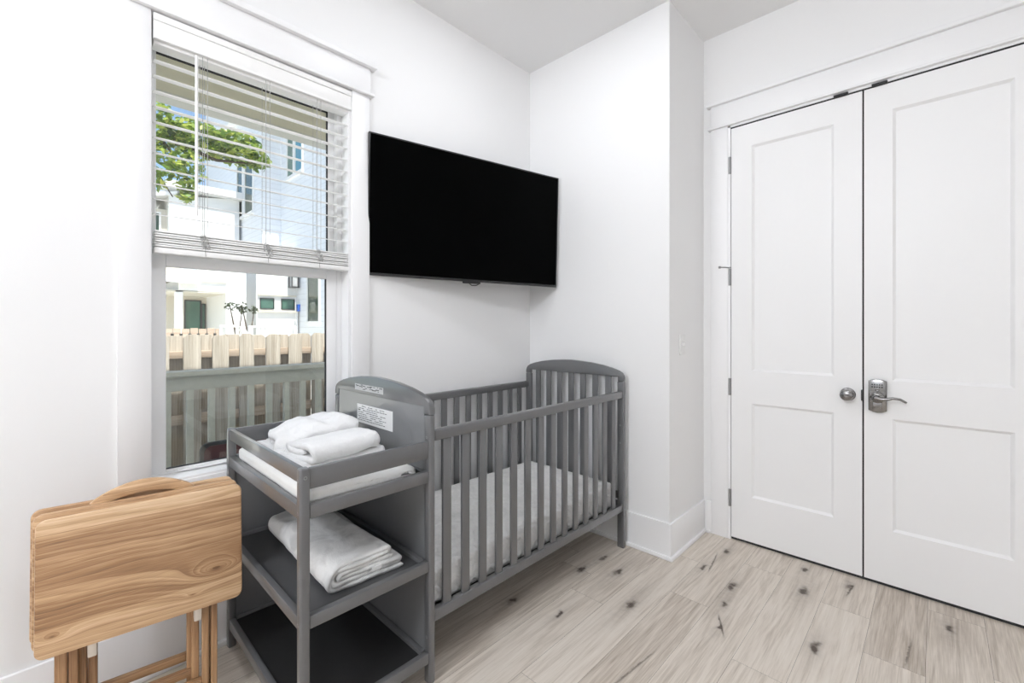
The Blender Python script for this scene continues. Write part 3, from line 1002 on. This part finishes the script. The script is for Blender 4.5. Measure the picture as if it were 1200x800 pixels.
def pad_warp(w):
    # the thin vinyl pad dips at its front corner by the solid panel and curls a little at the left
    f = max(0, (w.y - .62) / .3) * max(0, (w.x + 1.75) / .4)
    w.z -= .022 * f * (1 if w.z > .772 else .25)
    return w


o = soft_slab(-1.985, -1.318, .512, .898,   .7435, .792, .018, amp=.004, fr=8.0, warp=pad_warp, seed=5.0).build('changing_pad', M['pad'], smooth=180)
tag(o, 'white vinyl changing pad on the top shelf of the changing table', 'changing pad')


def layers_x(xf, xb, zs, r=None):
    """towel folded once towards the front: bottom layer, round front edge, top layer (x, z)"""
    z0, z1 = zs
    rr = (z1 - z0) / 2
    zc_ = (z0 + z1) / 2
    arcp = [(xf - rr + rr * math.sin(a), zc_ - rr * math.cos(a)) for a in [PI * i / 6 for i in range(7)]]
    return [(xb, z0), ((xb + xf) / 2, z0)] + arcp + [((xb + xf) / 2, z1), (xb, z1)]


def fyx(a, c, s):
    return (a, s, c)


o = fold(layers_x(-1.475, -1.90, (.801, .817)), .017, fyx, .555, .855, amp=.004, fr=11, seed=1.0)
o = o.build('bath_towel', M['towel'], smooth=180)
tag(o, 'white terry towel lying flat, lowest of the three on the changing pad', 'towel', 'towels on the changing table')


def rot_about(cx, cy, ang):
    ca, sa = math.cos(ang), math.sin(ang)

    def f(w):
        dx, dy = w.x - cx, w.y - cy
        return Vector((cx + ca * dx - sa * dy, cy + sa * dx + ca * dy, w.z))
    return f


def droop_front(w):
    w = rot_about(-1.6, .70, R(6))(w)
    w.z += .006 * math.exp(-((w.y - .79) / .07) ** 2)
    return w


pth = [(-1.66, .828), (-1.56, .828)] + [(-1.475 + .021 * math.sin(a), .849 - .021 * math.cos(a)) for a in [PI * i / 6 for i in range(7)]] + [(-1.55, .868), (-1.615, .863), (-1.635, .853), (-1.60, .846), (-1.52, .848)]
o = fold(pth, .020, fyx, .570, .812, amp=.007, fr=12, seed=4.0, endamp=.012, droop=droop_front).build('bath_towel', M['towel'], smooth=180)
tag(o, 'white terry towel with a thick rounded fold facing the room', 'towel', 'towels on the changing table')


def droop_back(w):
    w = rot_about(-1.72, .70, R(-14))(w)
    w.z += .030 * math.exp(-((w.y - .80) / .05) ** 2) + .015 * math.exp(-((w.y - .70) / .04) ** 2) - .035 * max(0, (.66 - w.y) / .12)
    return w


pth = [(p, q - .020) for p, q in [(-1.90, .850), (-1.78, .850)] + [(-1.70 + .022 * math.sin(a), .874 - .022 * math.cos(a)) for a in [PI * i / 6 for i in range(7)]] + [(-1.76, .896), (-1.86, .893), (-1.885, .882), (-1.86, .873), (-1.76, .873)]]
o = fold(pth, .019, fyx, .56, .855, amp=.013, fr=16, seed=9.0, endamp=.02, droop=droop_back).build('bath_towel', M['towel'], smooth=180)
tag(o, 'crumpled white terry towel at the back of the pile, against the solid panel', 'towel', 'towels on the changing table')

# folded blanket on the middle shelf: a spiral fold seen from its open end
BZ = .4245


def arcpts(cy, cz, r, a0, a1, n=7):
    return [(cy + r * math.cos(a0 + (a1 - a0) * i / (n - 1)), cz + r * math.sin(a0 + (a1 - a0) * i / (n - 1))) for i in range(n)]


L = [BZ + .0075 + i * .0142 for i in range(6)]
ym = .640
zmid = (L[0] + L[5]) / 2
path = [(.872, L[0]), (.76, L[0])] + arcpts(ym, zmid, (L[5] - L[0]) / 2, -PI / 2, -PI * 1.5, 9) + [(.74, L[5]), (.792, L[5])]
path += arcpts(.800, (L[5] + L[4]) / 2, .0071, PI / 2, -PI / 2, 5) + [(.70, L[4])]
path += arcpts(ym, zmid, (L[4] - L[1]) / 2, PI / 2, PI * 1.5, 7) + [(.74, L[1]), (.848, L[1])]
path += arcpts(.850, (L[1] + L[2]) / 2, .0071, -PI / 2, PI / 2, 5) + [(.70, L[2])]
path += arcpts(ym + .006, (L[2] + L[3]) / 2, .0071, -PI / 2, -PI * 1.5, 5) + [(.74, L[3]), (.825, L[3])]


def fxz(a, c, s):
    return (s, a, c)


def blanket_warp(w):
    w = rot_about(-1.62, .72, R(-3))(w)
    h = (w.z - BZ) / .08
    w.z += h * (.010 * math.exp(-((w.x + 1.80) / .10) ** 2) + .012 * noise.noise(w * 7.0))
    w.y += .02 * h * math.sin((w.x + 1.6) * 5)
    return w


o = fold(path, .0132, fxz, -1.915, -1.362, ns=40, amp=.0022, fr=18, seed=6.0, endamp=.014, droop=blanket_warp).build('folded_blanket', M['blanket'], smooth=180)
tag(o, 'folded white plush blanket on the charcoal middle shelf', 'blanket')
bl_tag = MB()
p0 = Vector((-1.352, .742, .452))
bl_tag.box(p0.x - .003, p0.x, p0.y, p0.y + .035, p0.z, p0.z + .012)
bl_tag.build('care_tag', M['sticker'], o)

# ------------------------------------------------------------------ television
tv = thing('television', 'black flat screen television on the wall above the crib', 'television', (-1.919, 1.702, 1.878), rotz=-.203)
TVW, TVH = 1.23, .71
tilt = Matrix.Rotation(.035, 4, 'Y')


def tvb(mb, name, mat, par=None, **k):
    bmesh.ops.transform(mb.bm, matrix=tilt, verts=list(mb.bm.verts))
    o_ = mb.build(name, mat, par or tv, local=True, **k)
    return o_


hw, hh = TVW / 2, TVH / 2
tvb(B(-.030, -.003, -hw, hw, -hh, hh, .003), 'back_cover', M['tv_edge'])
bz = MB()
bz.box(-.006, .001, -hw, hw, hh - .007, hh, .001)
bz.box(-.006, .001, -hw, -hw + .007, -hh, hh, .001)
bz.box(-.006, .001, hw - .007, hw, -hh, hh, .001)
bz.box(-.006, .002, -hw, hw, -hh, -hh + .013, .001)
tvb(bz, 'bezel', M['tv_black'])
tvb(B(-.004, -.0012, -hw + .006, hw - .006, -hh + .012, hh - .006), 'screen', M['tv_screen'])
tvb(B(-.020, .000, -.07, .04, -hh - .010, -hh + .001, .003), 'sensor_bar', M['tv_black'])
tvb(MB().tube([(-.02, -.03, -hh - .004), (-.015, -.01, -hh - .020), (-.015, .02, -hh - .018), (-.02, .05, -hh - .004)], .003), 'cable', M['tv_black'])
tvb(B(-.06, -.030, -.35, .35, -.22, .22, .004), 'rear_housing', M['tv_black'])
mt = MB().box(-.125, -.06, -.03, .03, -.05, .05, .003)
tvb(mt, 'mount_arm', M['steel_dark'])

# ------------------------------------------------------------------ window blind
bl = thing('window_blind', 'white slatted blind half raised over the upper window pane', 'blind', (XW - .02, .64, 2.41))
by0, by1 = .266, 1.008
vx = XW + .012
va = MB()
va.box(vx - .012, vx, .262, 1.016, 2.312, 2.404, .002)
va.box(vx - .004, vx + .006, .262, 1.016, 2.378, 2.404, .004)
va.box(vx - .004, vx + .003, .262, 1.016, 2.312, 2.322, .002)
va.build('valance', M['slat'], bl)
B(XW - .060, vx - .014, by0, by1, 2.300, 2.395, .002).build('headrail', M['slat'], bl)
sx = XW - .022
for i in range(11):
    z = 2.244 - i * .0566
    s = MB()
    a = R(11)
    dx, dz = .025 * math.cos(a), .025 * math.sin(a)
    s.prism([(-dx, dz - .0014), (0, -.0004), (dx, -dz - .0014), (dx, -dz + .0014), (0, .0024), (-dx, dz + .0014)],
            lambda p, q: (sx + p, by0, z + q), lambda p, q: (sx + p, by1, z + q))
    s.build('slat', M['blade'], bl)
for i in range(7):
    z = 1.559 + i * .0088
    s = MB()
    jx = (.004, -.003, .002, -.004, .003, 0, .002)[i]
    s.box(sx - .025 + jx, sx + .025 + jx, by0 + rg.uniform(0, .003), by1 - rg.uniform(0, .003), z, z + .0055, .001)
    s.build('slat', M['slat'], bl)
B(sx - .026, sx + .026, by0, by1, 1.534, 1.5565, .004).build('bottom_rail', M['slat'], bl)
MB().cyl((XW + .016, .392, 2.300), (XW + .016, .392, 1.700), .0058, n=6).cyl((XW + .016, .392, 1.70), (XW + .016, .392, 1.69), .0068, n=6).build('tilt_wand', M['slat'], bl)
for yc in (.420, .645, .862):
    for dy in (-.006, .010):
        for xx in (sx + .024, sx - .024):
            MB().cyl((xx, yc + dy, 1.62), (xx, yc + dy, 2.31), .0011, n=6).build('ladder_cord', M['cord'], bl)
    kb = MB()
    for q in range(4):
        pts = []
        ph = rg.random() * 6
        for t in range(22):
            u = t / 21 * 2 * PI
            pts.append((sx + .028 + .004 * math.sin(3 * u + ph), yc + .002 + .017 * math.sin(u + ph) * (.6 + .4 * math.sin(2 * u)), 1.596 + .024 * math.cos(u * 1.5 + ph) - .004 * q))
        kb.tube(pts, .0013, n=6)
    kb.tube([(sx + .028, yc, 1.57), (sx + .029, yc + .003, 1.545), (sx + .027, yc + .004, 1.537)], .0013, n=6)
    kb.build('cord_tangle', M['cord'], bl)

# ------------------------------------------------------------------ wooden tray tables
TR_ROT = -.126
TC = Vector((-1.715, .209, 0))
lean = Matrix.Translation((0, 0, .555)) @ Matrix.Rotation(-.05, 4, 'Y')


def round_rect(w, h, r, n=6):
    pts = []
    for (cx, cz, a0) in ((w / 2 - r, h / 2 - r, 0), (-w / 2 + r, h / 2 - r, PI / 2), (-w / 2 + r, -h / 2 + r, PI), (w / 2 - r, -h / 2 + r, 1.5 * PI)):
        for i in range(n + 1):
            a = a0 + PI / 2 * i / n
            pts.append((cx + r * math.cos(a), cz + r * math.sin(a)))
    return pts


def tray_table(label, w, mat, leg_sets, dz=0.0, du=0.0, block=True, bar_z=()):
    t = thing('tray_table', label, 'tray table', tuple(TC), rotz=TR_ROT, group='folding tray tables')
    mb = MB().prism(round_rect(.48, .37, .022), lambda a, c: (-w, a, c), lambda a, c: (-w - .017, a, c), bev=.005)
    top = mb.build('tray_top', mat, t, local=True)
    top.matrix_local = Matrix.Translation((0, du, dz)) @ lean
    for (u0, u1, wl_) in leg_sets:
        B(-wl_ - .020, -wl_, u0 - .24, u1 - .24, 0, .60, .003).build('leg', M['leg'], t, local=True)
    for (za, ua, ub, wb) in bar_z:
        B(-wb - .018, -wb, ua - .24, ub - .24, za - .013, za + .013, .003).build('stretcher', M['bar'], t, local=True)
    if block:
        for u in (.116, .361):
            B(-w - .028, -w + .004, u - .24 - .010, u - .24 + .010, .329, .40, .003).build('catch_block', M['clip'], t, local=True)
    return t


tray_table('natural wood folding tray table, front one of the leaning stack', 0.0, M['tray'],
           [(.036, .062, .030), (.398, .416, .030), (.065, .085, .030), (.374, .393, .030)], dz=-.004, du=.002, bar_z=[(.105, .085, .374, .032)])
tray_table('natural wood folding tray table, middle one of the leaning stack', .028, M['tray_b'],
           [(.082, .099, .055), (.347, .368, .055), (.036, .054, .055), (.396, .414, .055)], dz=.007, du=-.007, block=False, bar_z=[(.135, .099, .347, .057)])
tray_table('natural wood folding tray table, rearmost, nearest the wall', .068, M['tray_b'],
           [(.040, .058, .100), (.394, .412, .100), (.082, .099, .100), (.350, .368, .100)], dz=.012, du=-.016, block=False, bar_z=[(.165, .099, .35, .10)])
sd = thing('tray_stand', 'wooden stand with an arched carry handle rising behind the front tray tops', 'stand', tuple(TC), rotz=TR_ROT)
ap = []
for i in range(17):
    f = i / 16
    ap.append((.105 - .24 + f * .25, .748 - .555 + .046 * math.sin(PI * f) ** .8))
for i in range(17):
    f = 1 - i / 16
    ap.append((.125 - .24 + f * .21, .735 - .555 + .026 * math.sin(PI * f) ** .8 - .004))
hd = MB().prism(ap, lambda a, c: (-.046, a, c), lambda a, c: (-.064, a, c), bev=.004)
ho = hd.build('handle', M['tray_b'], sd, local=True)
ho.matrix_local = lean
for u in (.112, .345):
    B(-.086, -.066, u - .24 - .010, u - .24 + .010, .03, .72, .003).build('upright', M['leg'], sd, local=True)
    B(-.17, .02, u - .24 - .012, u - .24 + .012, 0, .03, .004).build('foot', M['leg'], sd, local=True)

# ------------------------------------------------------------------ out-of-view ceiling lights: one over the crib, two added as fill
def add_fill_globe(loc, radiance, rad, label):
    t = thing('fill_globe', label, 'ceiling light', (loc[0], loc[1], ZC))
    MB().lathe([(0, .07), (.02, .07), (.03, .02), (.10, .02), (.10, 0)], (loc[0], loc[1], ZC), (0, 0, -1)).build('base', M['trim'], t)
    g = MB()
    bmesh.ops.create_icosphere(g.bm, subdivisions=3, radius=rad)
    bmesh.ops.translate(g.bm, vec=(loc[0], loc[1], ZC - .09 - rad), verts=list(g.bm.verts))
    m_ = bpy.data.materials.new('lit_globe')
    m_.use_nodes = True
    n_ = m_.node_tree
    n_.nodes.clear()
    e_ = N(n_, 'ShaderNodeEmission')
    e_.inputs[0].default_value = (*LAMP_COLOR, 1)
    e_.inputs[1].default_value = radiance
    n_.links.new(e_.outputs[0], N(n_, 'ShaderNodeOutputMaterial').inputs[0])
    g.build('globe', m_, t, smooth=180)
    return t


def downlight(x, y, radiance, label):
    m_ = bpy.data.materials.new('lit_lens')
    m_.use_nodes = True
    n_ = m_.node_tree
    n_.nodes.clear()
    e_ = N(n_, 'ShaderNodeEmission')
    e_.inputs[0].default_value = (*LAMP_COLOR, 1)
    e_.inputs[1].default_value = radiance
    n_.links.new(e_.outputs[0], N(n_, 'ShaderNodeOutputMaterial').inputs[0])
    t = thing('downlight', label, 'ceiling light', (x, y, ZC))
    MB().lathe([(-.001, .118), (.004, .116), (.006, .104), (.003, .092), (.001, .09)], (x, y, ZC), (0, 0, -1), n=40).build('ring', M['trim'], t)
    MB().lathe([(.002, .088), (.005, .088), (.005, 0)], (x, y, ZC), (0, 0, -1), n=32).build('lens', m_, t)


downlight(-1.20, 1.47, LAMP_A, 'small round recessed ceiling light above the crib, just above the picture')
downlight(.15, .30, FILL_C, 'small round recessed fill light, unseen, added straight above the viewpoint')  # added fill to even out the room light
add_fill_globe((-.55, -1.80), FILL_B, .17, 'round globe fill light, unseen, added behind the viewpoint')  # added fill from behind, no lamp known there

# ------------------------------------------------------------------ outside: porch
struct(B(-60, XW - .14, -30, 40, -.6, -.35).build('floor_outside', M['ground']), 'sandy ground outside the window', 'ground')
struct(B(-3.95, XW - .13, -4, 8, -.12, -.06).build('floor_porch', M['deck']), 'porch deck outside the window', 'porch floor')
struct(B(-3.82, XW - .13, -4, 8, 3.15, 3.17).build('ceiling_porch', M['porch_olive']), 'olive porch ceiling', 'porch ceiling')
struct(B(-3.82, -3.68, -4, 8, 2.815, 3.15).build('trim_4', M['porch_olive']), 'olive porch beam with grey underside', 'porch beam')
struct(B(-3.83, -3.67, -4, 8, 2.795, 2.815).build('trim_5', M['porch_grey']), 'grey underside board of the porch beam', 'porch beam')

rail = thing('porch_railing', 'sage grey porch railing with square balusters outside the lower window pane', 'railing', (-3.75, 1.1, -.06))
B(-3.82, -3.68, -1.5, 5.5, .925, .960, .006).build('cap_rail', M['porch_paint'], rail)
B(-3.77, -3.73, -1.5, 5.5, .825, .925, .004).build('apron_rail', M['porch_paint'], rail)
B(-3.77, -3.73, -1.5, 5.5, .03, .11, .004).build('bottom_rail', M['porch_paint'], rail)
pr = MB().box(-3.769, -3.731, .28, .32, .10, .83, .003)
bal = pr.build('baluster', M['porch_paint'], rail)
for i in range(1, 17):
    c = bal.copy()
    c.location = (0, i * .1265, 0)
    c.parent = rail
    COL.objects.link(c)
# a red-brown chair on the porch: only the corner of its back shows
ch = thing('porch_chair', 'dark red chair back with a black rim on the porch, low behind the window pane', 'chair', (-2.95, .82, -.06))
bk = MB().prism(round_rect(.44, .50, .05), lambda a, c: (-3.10, .83 + a, .33 + c), lambda a, c: (-3.125, .83 + a, .33 + c), bev=.006)
bko = bk.build('chair_back', M['black_frame'], ch)
MB().prism(round_rect(.40, .46, .04), lambda a, c: (-3.094, .83 + a, .33 + c), lambda a, c: (-3.105, .83 + a, .33 + c), bev=.003).build('back_cushion', M['red'], bko)
B(-3.10, -2.68, .62, 1.04, .12, .17, .015).build('seat', M['red'], ch)
for xx in (-3.09, -2.70):
    for yy in (.64, 1.02):
        B(xx - .015, xx + .015, yy - .015, yy + .015, -.06, .13).build('leg', M['black_frame'], ch)

# ------------------------------------------------------------------ picket fence (boards on both faces of its rails)
fn_ = thing('picket_fence', 'sunlit raw wood picket fence with dog-eared boards behind the porch railing', 'fence', (-4.82, 1.3, -.35))


def picket(x, yc, w, top):
    h = w / 2
    pts = [(-h, -.35), (h, -.35), (h, top - .03), (h - .03, top), (-h + .03, top), (-h, top - .03)]
    return MB().prism(pts, lambda a, c: (x, yc + a, c), lambda a, c: (x - .018, yc + a, c), bev=.002)


py = [.66 + .2205 * i + d for i, d in zip(range(-3, 12), (0, .01, -.01, 0, .005, 0, -.005, .01, 0, .006, -.006, 0, 0, 0, 0))]
for i, yy in enumerate(py):
    picket(-4.78, yy, .126 + (.005 if i % 3 else -.004), 1.195 + .006 * math.sin(i * 2.3)).build('picket', M['picket'], fn_)
    picket(-4.865, yy + .111, .160, 1.19 + .006 * math.sin(i * 1.7)).build('picket', M['picket'], fn_)
B(-4.856, -4.80, -.4, 4.0, .985, 1.05, .003).build('fence_rail', M['fence_rail'], fn_)
B(-4.856, -4.80, -.4, 4.0, .40, .485, .003).build('fence_rail', M['fence_rail'], fn_)
f2 = thing('picket_fence', 'pale far picket fence with square holes, left of the white porch rail', 'fence', (-8.0, 1.2, -.35))
for i in range(9):
    yy = .98 + i * .105
    B(-8.02, -8.0, yy - .048, yy + .048, -.35, 1.235 + .01 * (i % 2), .004).build('picket', M['fence_rail'], f2)
    if i % 1 == 0 and i < 8:
        B(-8.0, -7.992, yy + .030, yy + .068, 1.135, 1.165).build('hole', M['black_frame'], f2)
B(-8.06, -8.02, .9, 1.9, .9, 1.0).build('fence_rail', M['fence_rail'], f2)

# ------------------------------------------------------------------ white houses
hs = thing('house', 'two-storey house in white lap siding on the right with teal window', 'house', (-14, 6, -.35))
B(-22, -9.0, 5.07, 9.5, -.35, 10.5).build('main_wall', M['siding'], hs)
B(-22, -14.95, 4.53, 5.07, -.35, 10.5).build('step_wall', M['siding'], hs)
B(-22, -13.2, 4.3, 5.06, 8.3, 8.5).build('shade_overhang', M['roof'], hs)  # unseen slab, sized to keep the sun off the step wall
B(-14.8, -13.7, 4.0, 5.07, -.35, 3.6).build('lower_storey', M['house_white'], hs)


def win_y(x0, x1, y, z0, z1, glass, frame, par, name='window'):
    """a window in a wall that faces -y"""
    f = MB()
    e = .06
    f.box(x0 - e, x0, y - .04, y, z0 - e, z1 + e)
    f.box(x1, x1 + e, y - .04, y, z0 - e, z1 + e)
    f.box(x0, x1, y - .04, y, z1, z1 + e)
    f.box(x0 - e * 1.6, x1 + e * 1.6, y - .07, y, z0 - e * 1.4, z0)
    fo = f.build(name, frame, par)
    B(x0, x1, y - .015, y + .005, z0, z1).build('pane', glass, fo)
    return fo


def win_x(y0_, y1_, x, z0, z1, glass, frame, par, name='window', e=.05):
    """a window in a wall that faces +x"""
    f = MB()
    f.box(x, x + .04, y0_ - e, y0_, z0 - e, z1 + e)
    f.box(x, x + .04, y1_, y1_ + e, z0 - e, z1 + e)
    f.box(x, x + .04, y0_, y1_, z1, z1 + e)
    f.box(x, x + .04, y0_, y1_, z0 - e, z0)
    fo = f.build(name, frame, par)
    B(x - .005, x + .015, y0_, y1_, z0, z1).build('pane', glass, fo)
    return fo


win_y(-14.31, -13.87, 5.07, 5.80, 7.6, M['win_green'], M['house_white'], hs)
win_y(-13.70, -13.22, 5.07, 5.80, 7.6, M['win_teal'], M['house_white'], hs)
win_y(-17.44, -16.87, 4.53, 4.97, 6.8, M['win_foliage'], M['house_white'], hs)
win_y(-16.57, -15.78, 4.53, 4.97, 6.8, M['win_foliage'], M['house_white'], hs)
win_y(-12.80, -12.06, 5.07, 1.42, 2.95, M['win_foliage'], M['house_white'], hs)
win_x(4.11, 4.44, -13.7, 1.79, 2.06, M['win_green'], M['black_frame'], hs, e=.02)
win_x(4.67, 5.0, -13.7, 1.79, 2.06, M['win_green'], M['black_frame'], hs, e=.02)
B(-13.7, -13.64, 4.03, 5.06, 2.15, 2.19).build('window_head', M['house_beige'], hs)
B(-13.7, -13.62, 4.03, 5.06, 1.68, 1.74).build('window_sill', M['house_beige'], hs)
MB().tube([(-13.44, 5.04, 1.9), (-13.44, 5.03, .4)], .02).build('downpipe', M['hinge'], hs)
B(-13.5, -13.38, 5.0, 5.06, 1.72, 1.92).build('meter_box', M['blue'], hs, label='small blue box on the shaded wall')
ln = thing('wall_lantern', 'black framed lantern on the corner of the white house', 'lantern', (-13.4, 4.97, 2.4))
lt = MB()
for dx in (-.11, .11):
    for dy in (-.09, .09):
        lt.box(-13.5 + dx - .012, -13.5 + dx + .012, 4.93 + dy - .012, 4.93 + dy + .012, 2.42, 2.82)
lt.box(-13.64, -13.36, 4.82, 5.04, 2.40, 2.43)
lt.box(-13.64, -13.36, 4.82, 5.07, 2.80, 2.86)
lt.build('cage', M['black_frame'], ln)
B(-13.59, -13.41, 4.86, 5.0, 2.44, 2.79).build('lantern_glass', M['sticker_grey'], ln)

h2 = thing('house', 'low white gabled house with a shallow pale roof, left behind the tree', 'house', (-18, 3.4, -.35))
mb = MB()
mb.prism([(2.55, -.35), (4.45, -.35), (4.45, 5.55), (2.55, 5.30)], lambda a, c: (-17.0, a, c), lambda a, c: (-19.0, a, c))
mb.build('gable_wall', M['house_white'], h2)
B(-19.2, -16.8, 2.45, 4.5, 5.50, 5.75).build('roof_edge', M['roof'], h2)
B(-19.0, -17.3, 1.2, 2.55, -.35, 4.9).build('side_wing', M['house_beige'], h2)
MB().prism([(1.0, 4.85), (2.75, 5.35), (2.75, 5.46), (1.0, 4.96)], lambda a, c: (-16.9, a, c), lambda a, c: (-19.2, a, c)).build('wing_roof', M['roof'], h2)
win_x(2.1, 2.35, -17.3, 4.1, 4.75, M['win_foliage'], M['house_white'], h2)

h3 = thing('house', 'white house with a shaded corner porch and green glass door', 'house', (-14, 2.6, -.35))
B(-15.2, -13.0, 3.11, 3.56, -.35, 3.05).build('porch_pier', M['house_white'], h3)
B(-15.2, -13.0, 2.5, 3.11, 2.13, 3.05).build('front_wall', M['house_white'], h3)
B(-15.2, -13.0, 2.14, 2.5, 2.13, 2.40).build('porch_beam', M['house_white'], h3)
B(-15.2, -15.0, 1.2, 3.11, -.35, 3.0).build('porch_wall', M['house_beige'], h3)
B(-15.1, -13.0, 1.6, 3.11, 2.10, 2.14).build('porch_ceiling', M['house_beige'], h3)
B(-13.2, -13.0, 2.08, 2.22, -.35, 2.13).build('porch_column', M['house_white'], h3)
MB().prism([(-15.4, 2.72), (-12.7, 2.36), (-12.7, 2.30), (-15.4, 2.60)], lambda a, c: (a, 1.7, c), lambda a, c: (a, 2.52, c)).build('porch_roof', M['roof'], h3)
win_x(2.62, 2.95, -15.0, -.2, 1.98, M['win_green'], M['black_frame'], h3, name='glass_door', e=.03)
win_x(3.00, 3.06, -15.0, 0, 1.9, M['win_green'], M['black_frame'], h3, e=.02)
B(-13.0, -12.96, 2.55, 3.12, 2.36, 2.41).build('trim_band', M['house_beige'], h3)

# white porch rail and ramp between fence and houses
wr = thing('white_rail', 'low white patio rail with open frame beyond the picket fence', 'railing', (-7.9, 2.0, -.35))
B(-7.93, -7.87, 1.80, 2.06, 1.26, 1.295).build('top_bar', M['house_white'], wr)
for yy in (1.82, 2.04):
    B(-7.92, -7.88, yy - .02, yy + .02, -.35, 1.26).build('post', M['house_white'], wr)
MB().prism([(2.06, 1.27), (2.12, 1.27), (2.24, 1.08), (2.24, .9), (2.17, .98)], lambda a, c: (-7.86, a, c), lambda a, c: (-7.96, a, c)).build('brace', M['house_white'], wr)
wr = thing('white_rail', 'white balcony rail with thin balusters before the shaded house wall', 'railing', (-8.6, 2.6, -.35))
B(-8.43, -8.37, 2.33, 3.1, 1.255, 1.285).build('top_bar', M['house_white'], wr)
for yy in (2.36, 2.62, 2.86, 3.08):
    B(-8.42, -8.36, yy - .03, yy + .03, -.35, 1.26).build('post', M['house_white'], wr)
for i in range(11):
    yy = 2.40 + i * .062
    B(-8.41, -8.39, yy - .008, yy + .008, .5, 1.26).build('baluster', M['house_white'], wr)


# ------------------------------------------------------------------ trees
def leaves(name, par, blobs, n, size, seed, mat):
    rl = random.Random(seed)
    bm_ = bmesh.new()
    vals = []
    tw = sum(b_[4] for b_ in blobs)
    for (c, rx, ry, rz, wgt) in blobs:
        for _ in range(int(n * wgt / tw)):
            while True:
                d = Vector((rl.uniform(-1, 1), rl.uniform(-1, 1), rl.uniform(-1, 1)))
                if d.length < 1:
                    break
            p = Vector(c) + Vector((d.x * rx, d.y * ry, d.z * rz))
            a = Vector((rl.gauss(0, 1), rl.gauss(0, 1), rl.gauss(0, .6))).normalized()
            up = (Vector((0, 0, 1)) + Vector((rl.gauss(0, .6), rl.gauss(0, .6), 0))).normalized()
            s = a.cross(up)
            if s.length < .1:
                continue
            s.normalize()
            l_ = size * rl.uniform(.6, 1.3)
            w_ = l_ * .45
            q = [p - a * l_ * .5, p - a * l_ * .1 + s * w_ * .5, p + a * l_ * .25 + s * w_ * .4, p + a * l_ * .5, p + a * l_ * .25 - s * w_ * .4, p - a * l_ * .1 - s * w_ * .5]
            bm_.faces.new([bm_.verts.new(v) for v in q])
            vals.append(min(1, max(0, rl.gauss(.55, .25))))
    bmesh.ops.translate(bm_, vec=-parent_world(par), verts=list(bm_.verts))
    me_ = bpy.data.meshes.new(name)
    bm_.to_mesh(me_)
    bm_.free()
    at_ = me_.attributes.new('rnd', 'FLOAT', 'FACE')
    for i_, v in enumerate(vals):
        at_.data[i_].value = v
    me_.materials.append(mat)
    o_ = bpy.data.objects.new(name, me_)
    COL.objects.link(o_)
    o_.parent = par
    return o_


tr1 = thing('tree', 'leafy green tree whose branches hang into the upper left pane', 'tree', (-6.6, -.6, -.35))
tk = MB()
tk.tube([(-6.6, -.6, -.35), (-6.6, -.55, 1.5), (-6.5, -.3, 3.2), (-6.4, .0, 4.6)], [.16, .14, .11, .06], n=10)
tk.build('trunk', M['bark'], tr1)
bp_ = MB()
bp_.tube([(-6.5, -.3, 3.1), (-6.3, .3, 3.45), (-6.15, .9, 3.35), (-6.05, 1.35, 3.2), (-6.0, 1.75, 3.25)], [.05, .04, .028, .018, .008], n=8)
bp_.tube([(-6.15, .8, 3.38), (-6.05, 1.0, 3.1), (-6.0, 1.12, 2.75)], [.022, .014, .005], n=6)
bp_.tube([(-6.3, .3, 3.45), (-6.2, .75, 3.1), (-6.1, .95, 2.7)], [.025, .015, .006], n=6)
bp_.tube([(-6.15, .9, 3.35), (-6.1, 1.3, 3.55), (-6.0, 1.65, 3.6)], [.022, .014, .005], n=6)
bp_.build('branch', M['bark'], tr1)
leaves('foliage', tr1, [((-6.1, .70, 3.45), .3, .28, .35, 1.3), ((-6.1, 1.15, 3.40), .3, .30, .22, 1.5), ((-6.05, 1.55, 3.40), .28, .30, .20, 1.3), ((-6.0, 1.05, 3.0), .2, .18, .25, .55),
                        ((-6.0, .78, 3.0), .2, .16, .3, .4), ((-6.0, 1.06, 2.72), .12, .09, .10, .16), ((-6.1, .3, 3.6), .4, .4, .4, 1.0), ((-6.0, 1.78, 3.30), .15, .13, .12, .3)], 3600, .085, 11, M['leaf'])
for (c, lab, hgt) in (((-24.0, 3.6, -.35), 'small distant pine top above the low roof, left', 7.3), ((-24.0, 5.45, -.35), 'small distant pine top beside the tall house', 7.6)):
    t = thing('pine_tree', lab, 'tree', c, group='distant pines')
    MB().tube([c, (c[0], c[1], hgt)], [.2, .05]).build('trunk', M['bark'], t)
    leaves('foliage', t, [((c[0], c[1], hgt - .5), .6, .55, .55, 1), ((c[0], c[1] + .3, hgt - 1.0), .7, .8, .4, 1)], 500, .22, int(hgt * 10), M['leaf'])
for (yy, lab) in ((3.12, 'spindly bare-stemmed shrub in front of the white porch'), (3.38, 'taller twiggy shrub right of the other, by the pale column')):
    c = (-12.2, yy, -.35)
    t = thing('shrub', lab, 'shrub', c)
    s = MB()
    s.tube([c, (-12.2, yy + .03, .9), (-12.2, yy - .12, 1.75)], [.035, .03, .012], n=6)
    s.tube([(-12.2, yy + .03, .8), (-12.2, yy + .14, 1.7)], [.022, .01], n=6)
    s.build('stem', M['bark'], t)
    leaves('foliage', t, [((-12.2, yy - .12, 1.76), .12, .14, .12, 1), ((-12.2, yy + .13, 1.68), .12, .10, .10, 1)], 110, .085, int(yy * 100), M['leaf_dark'])
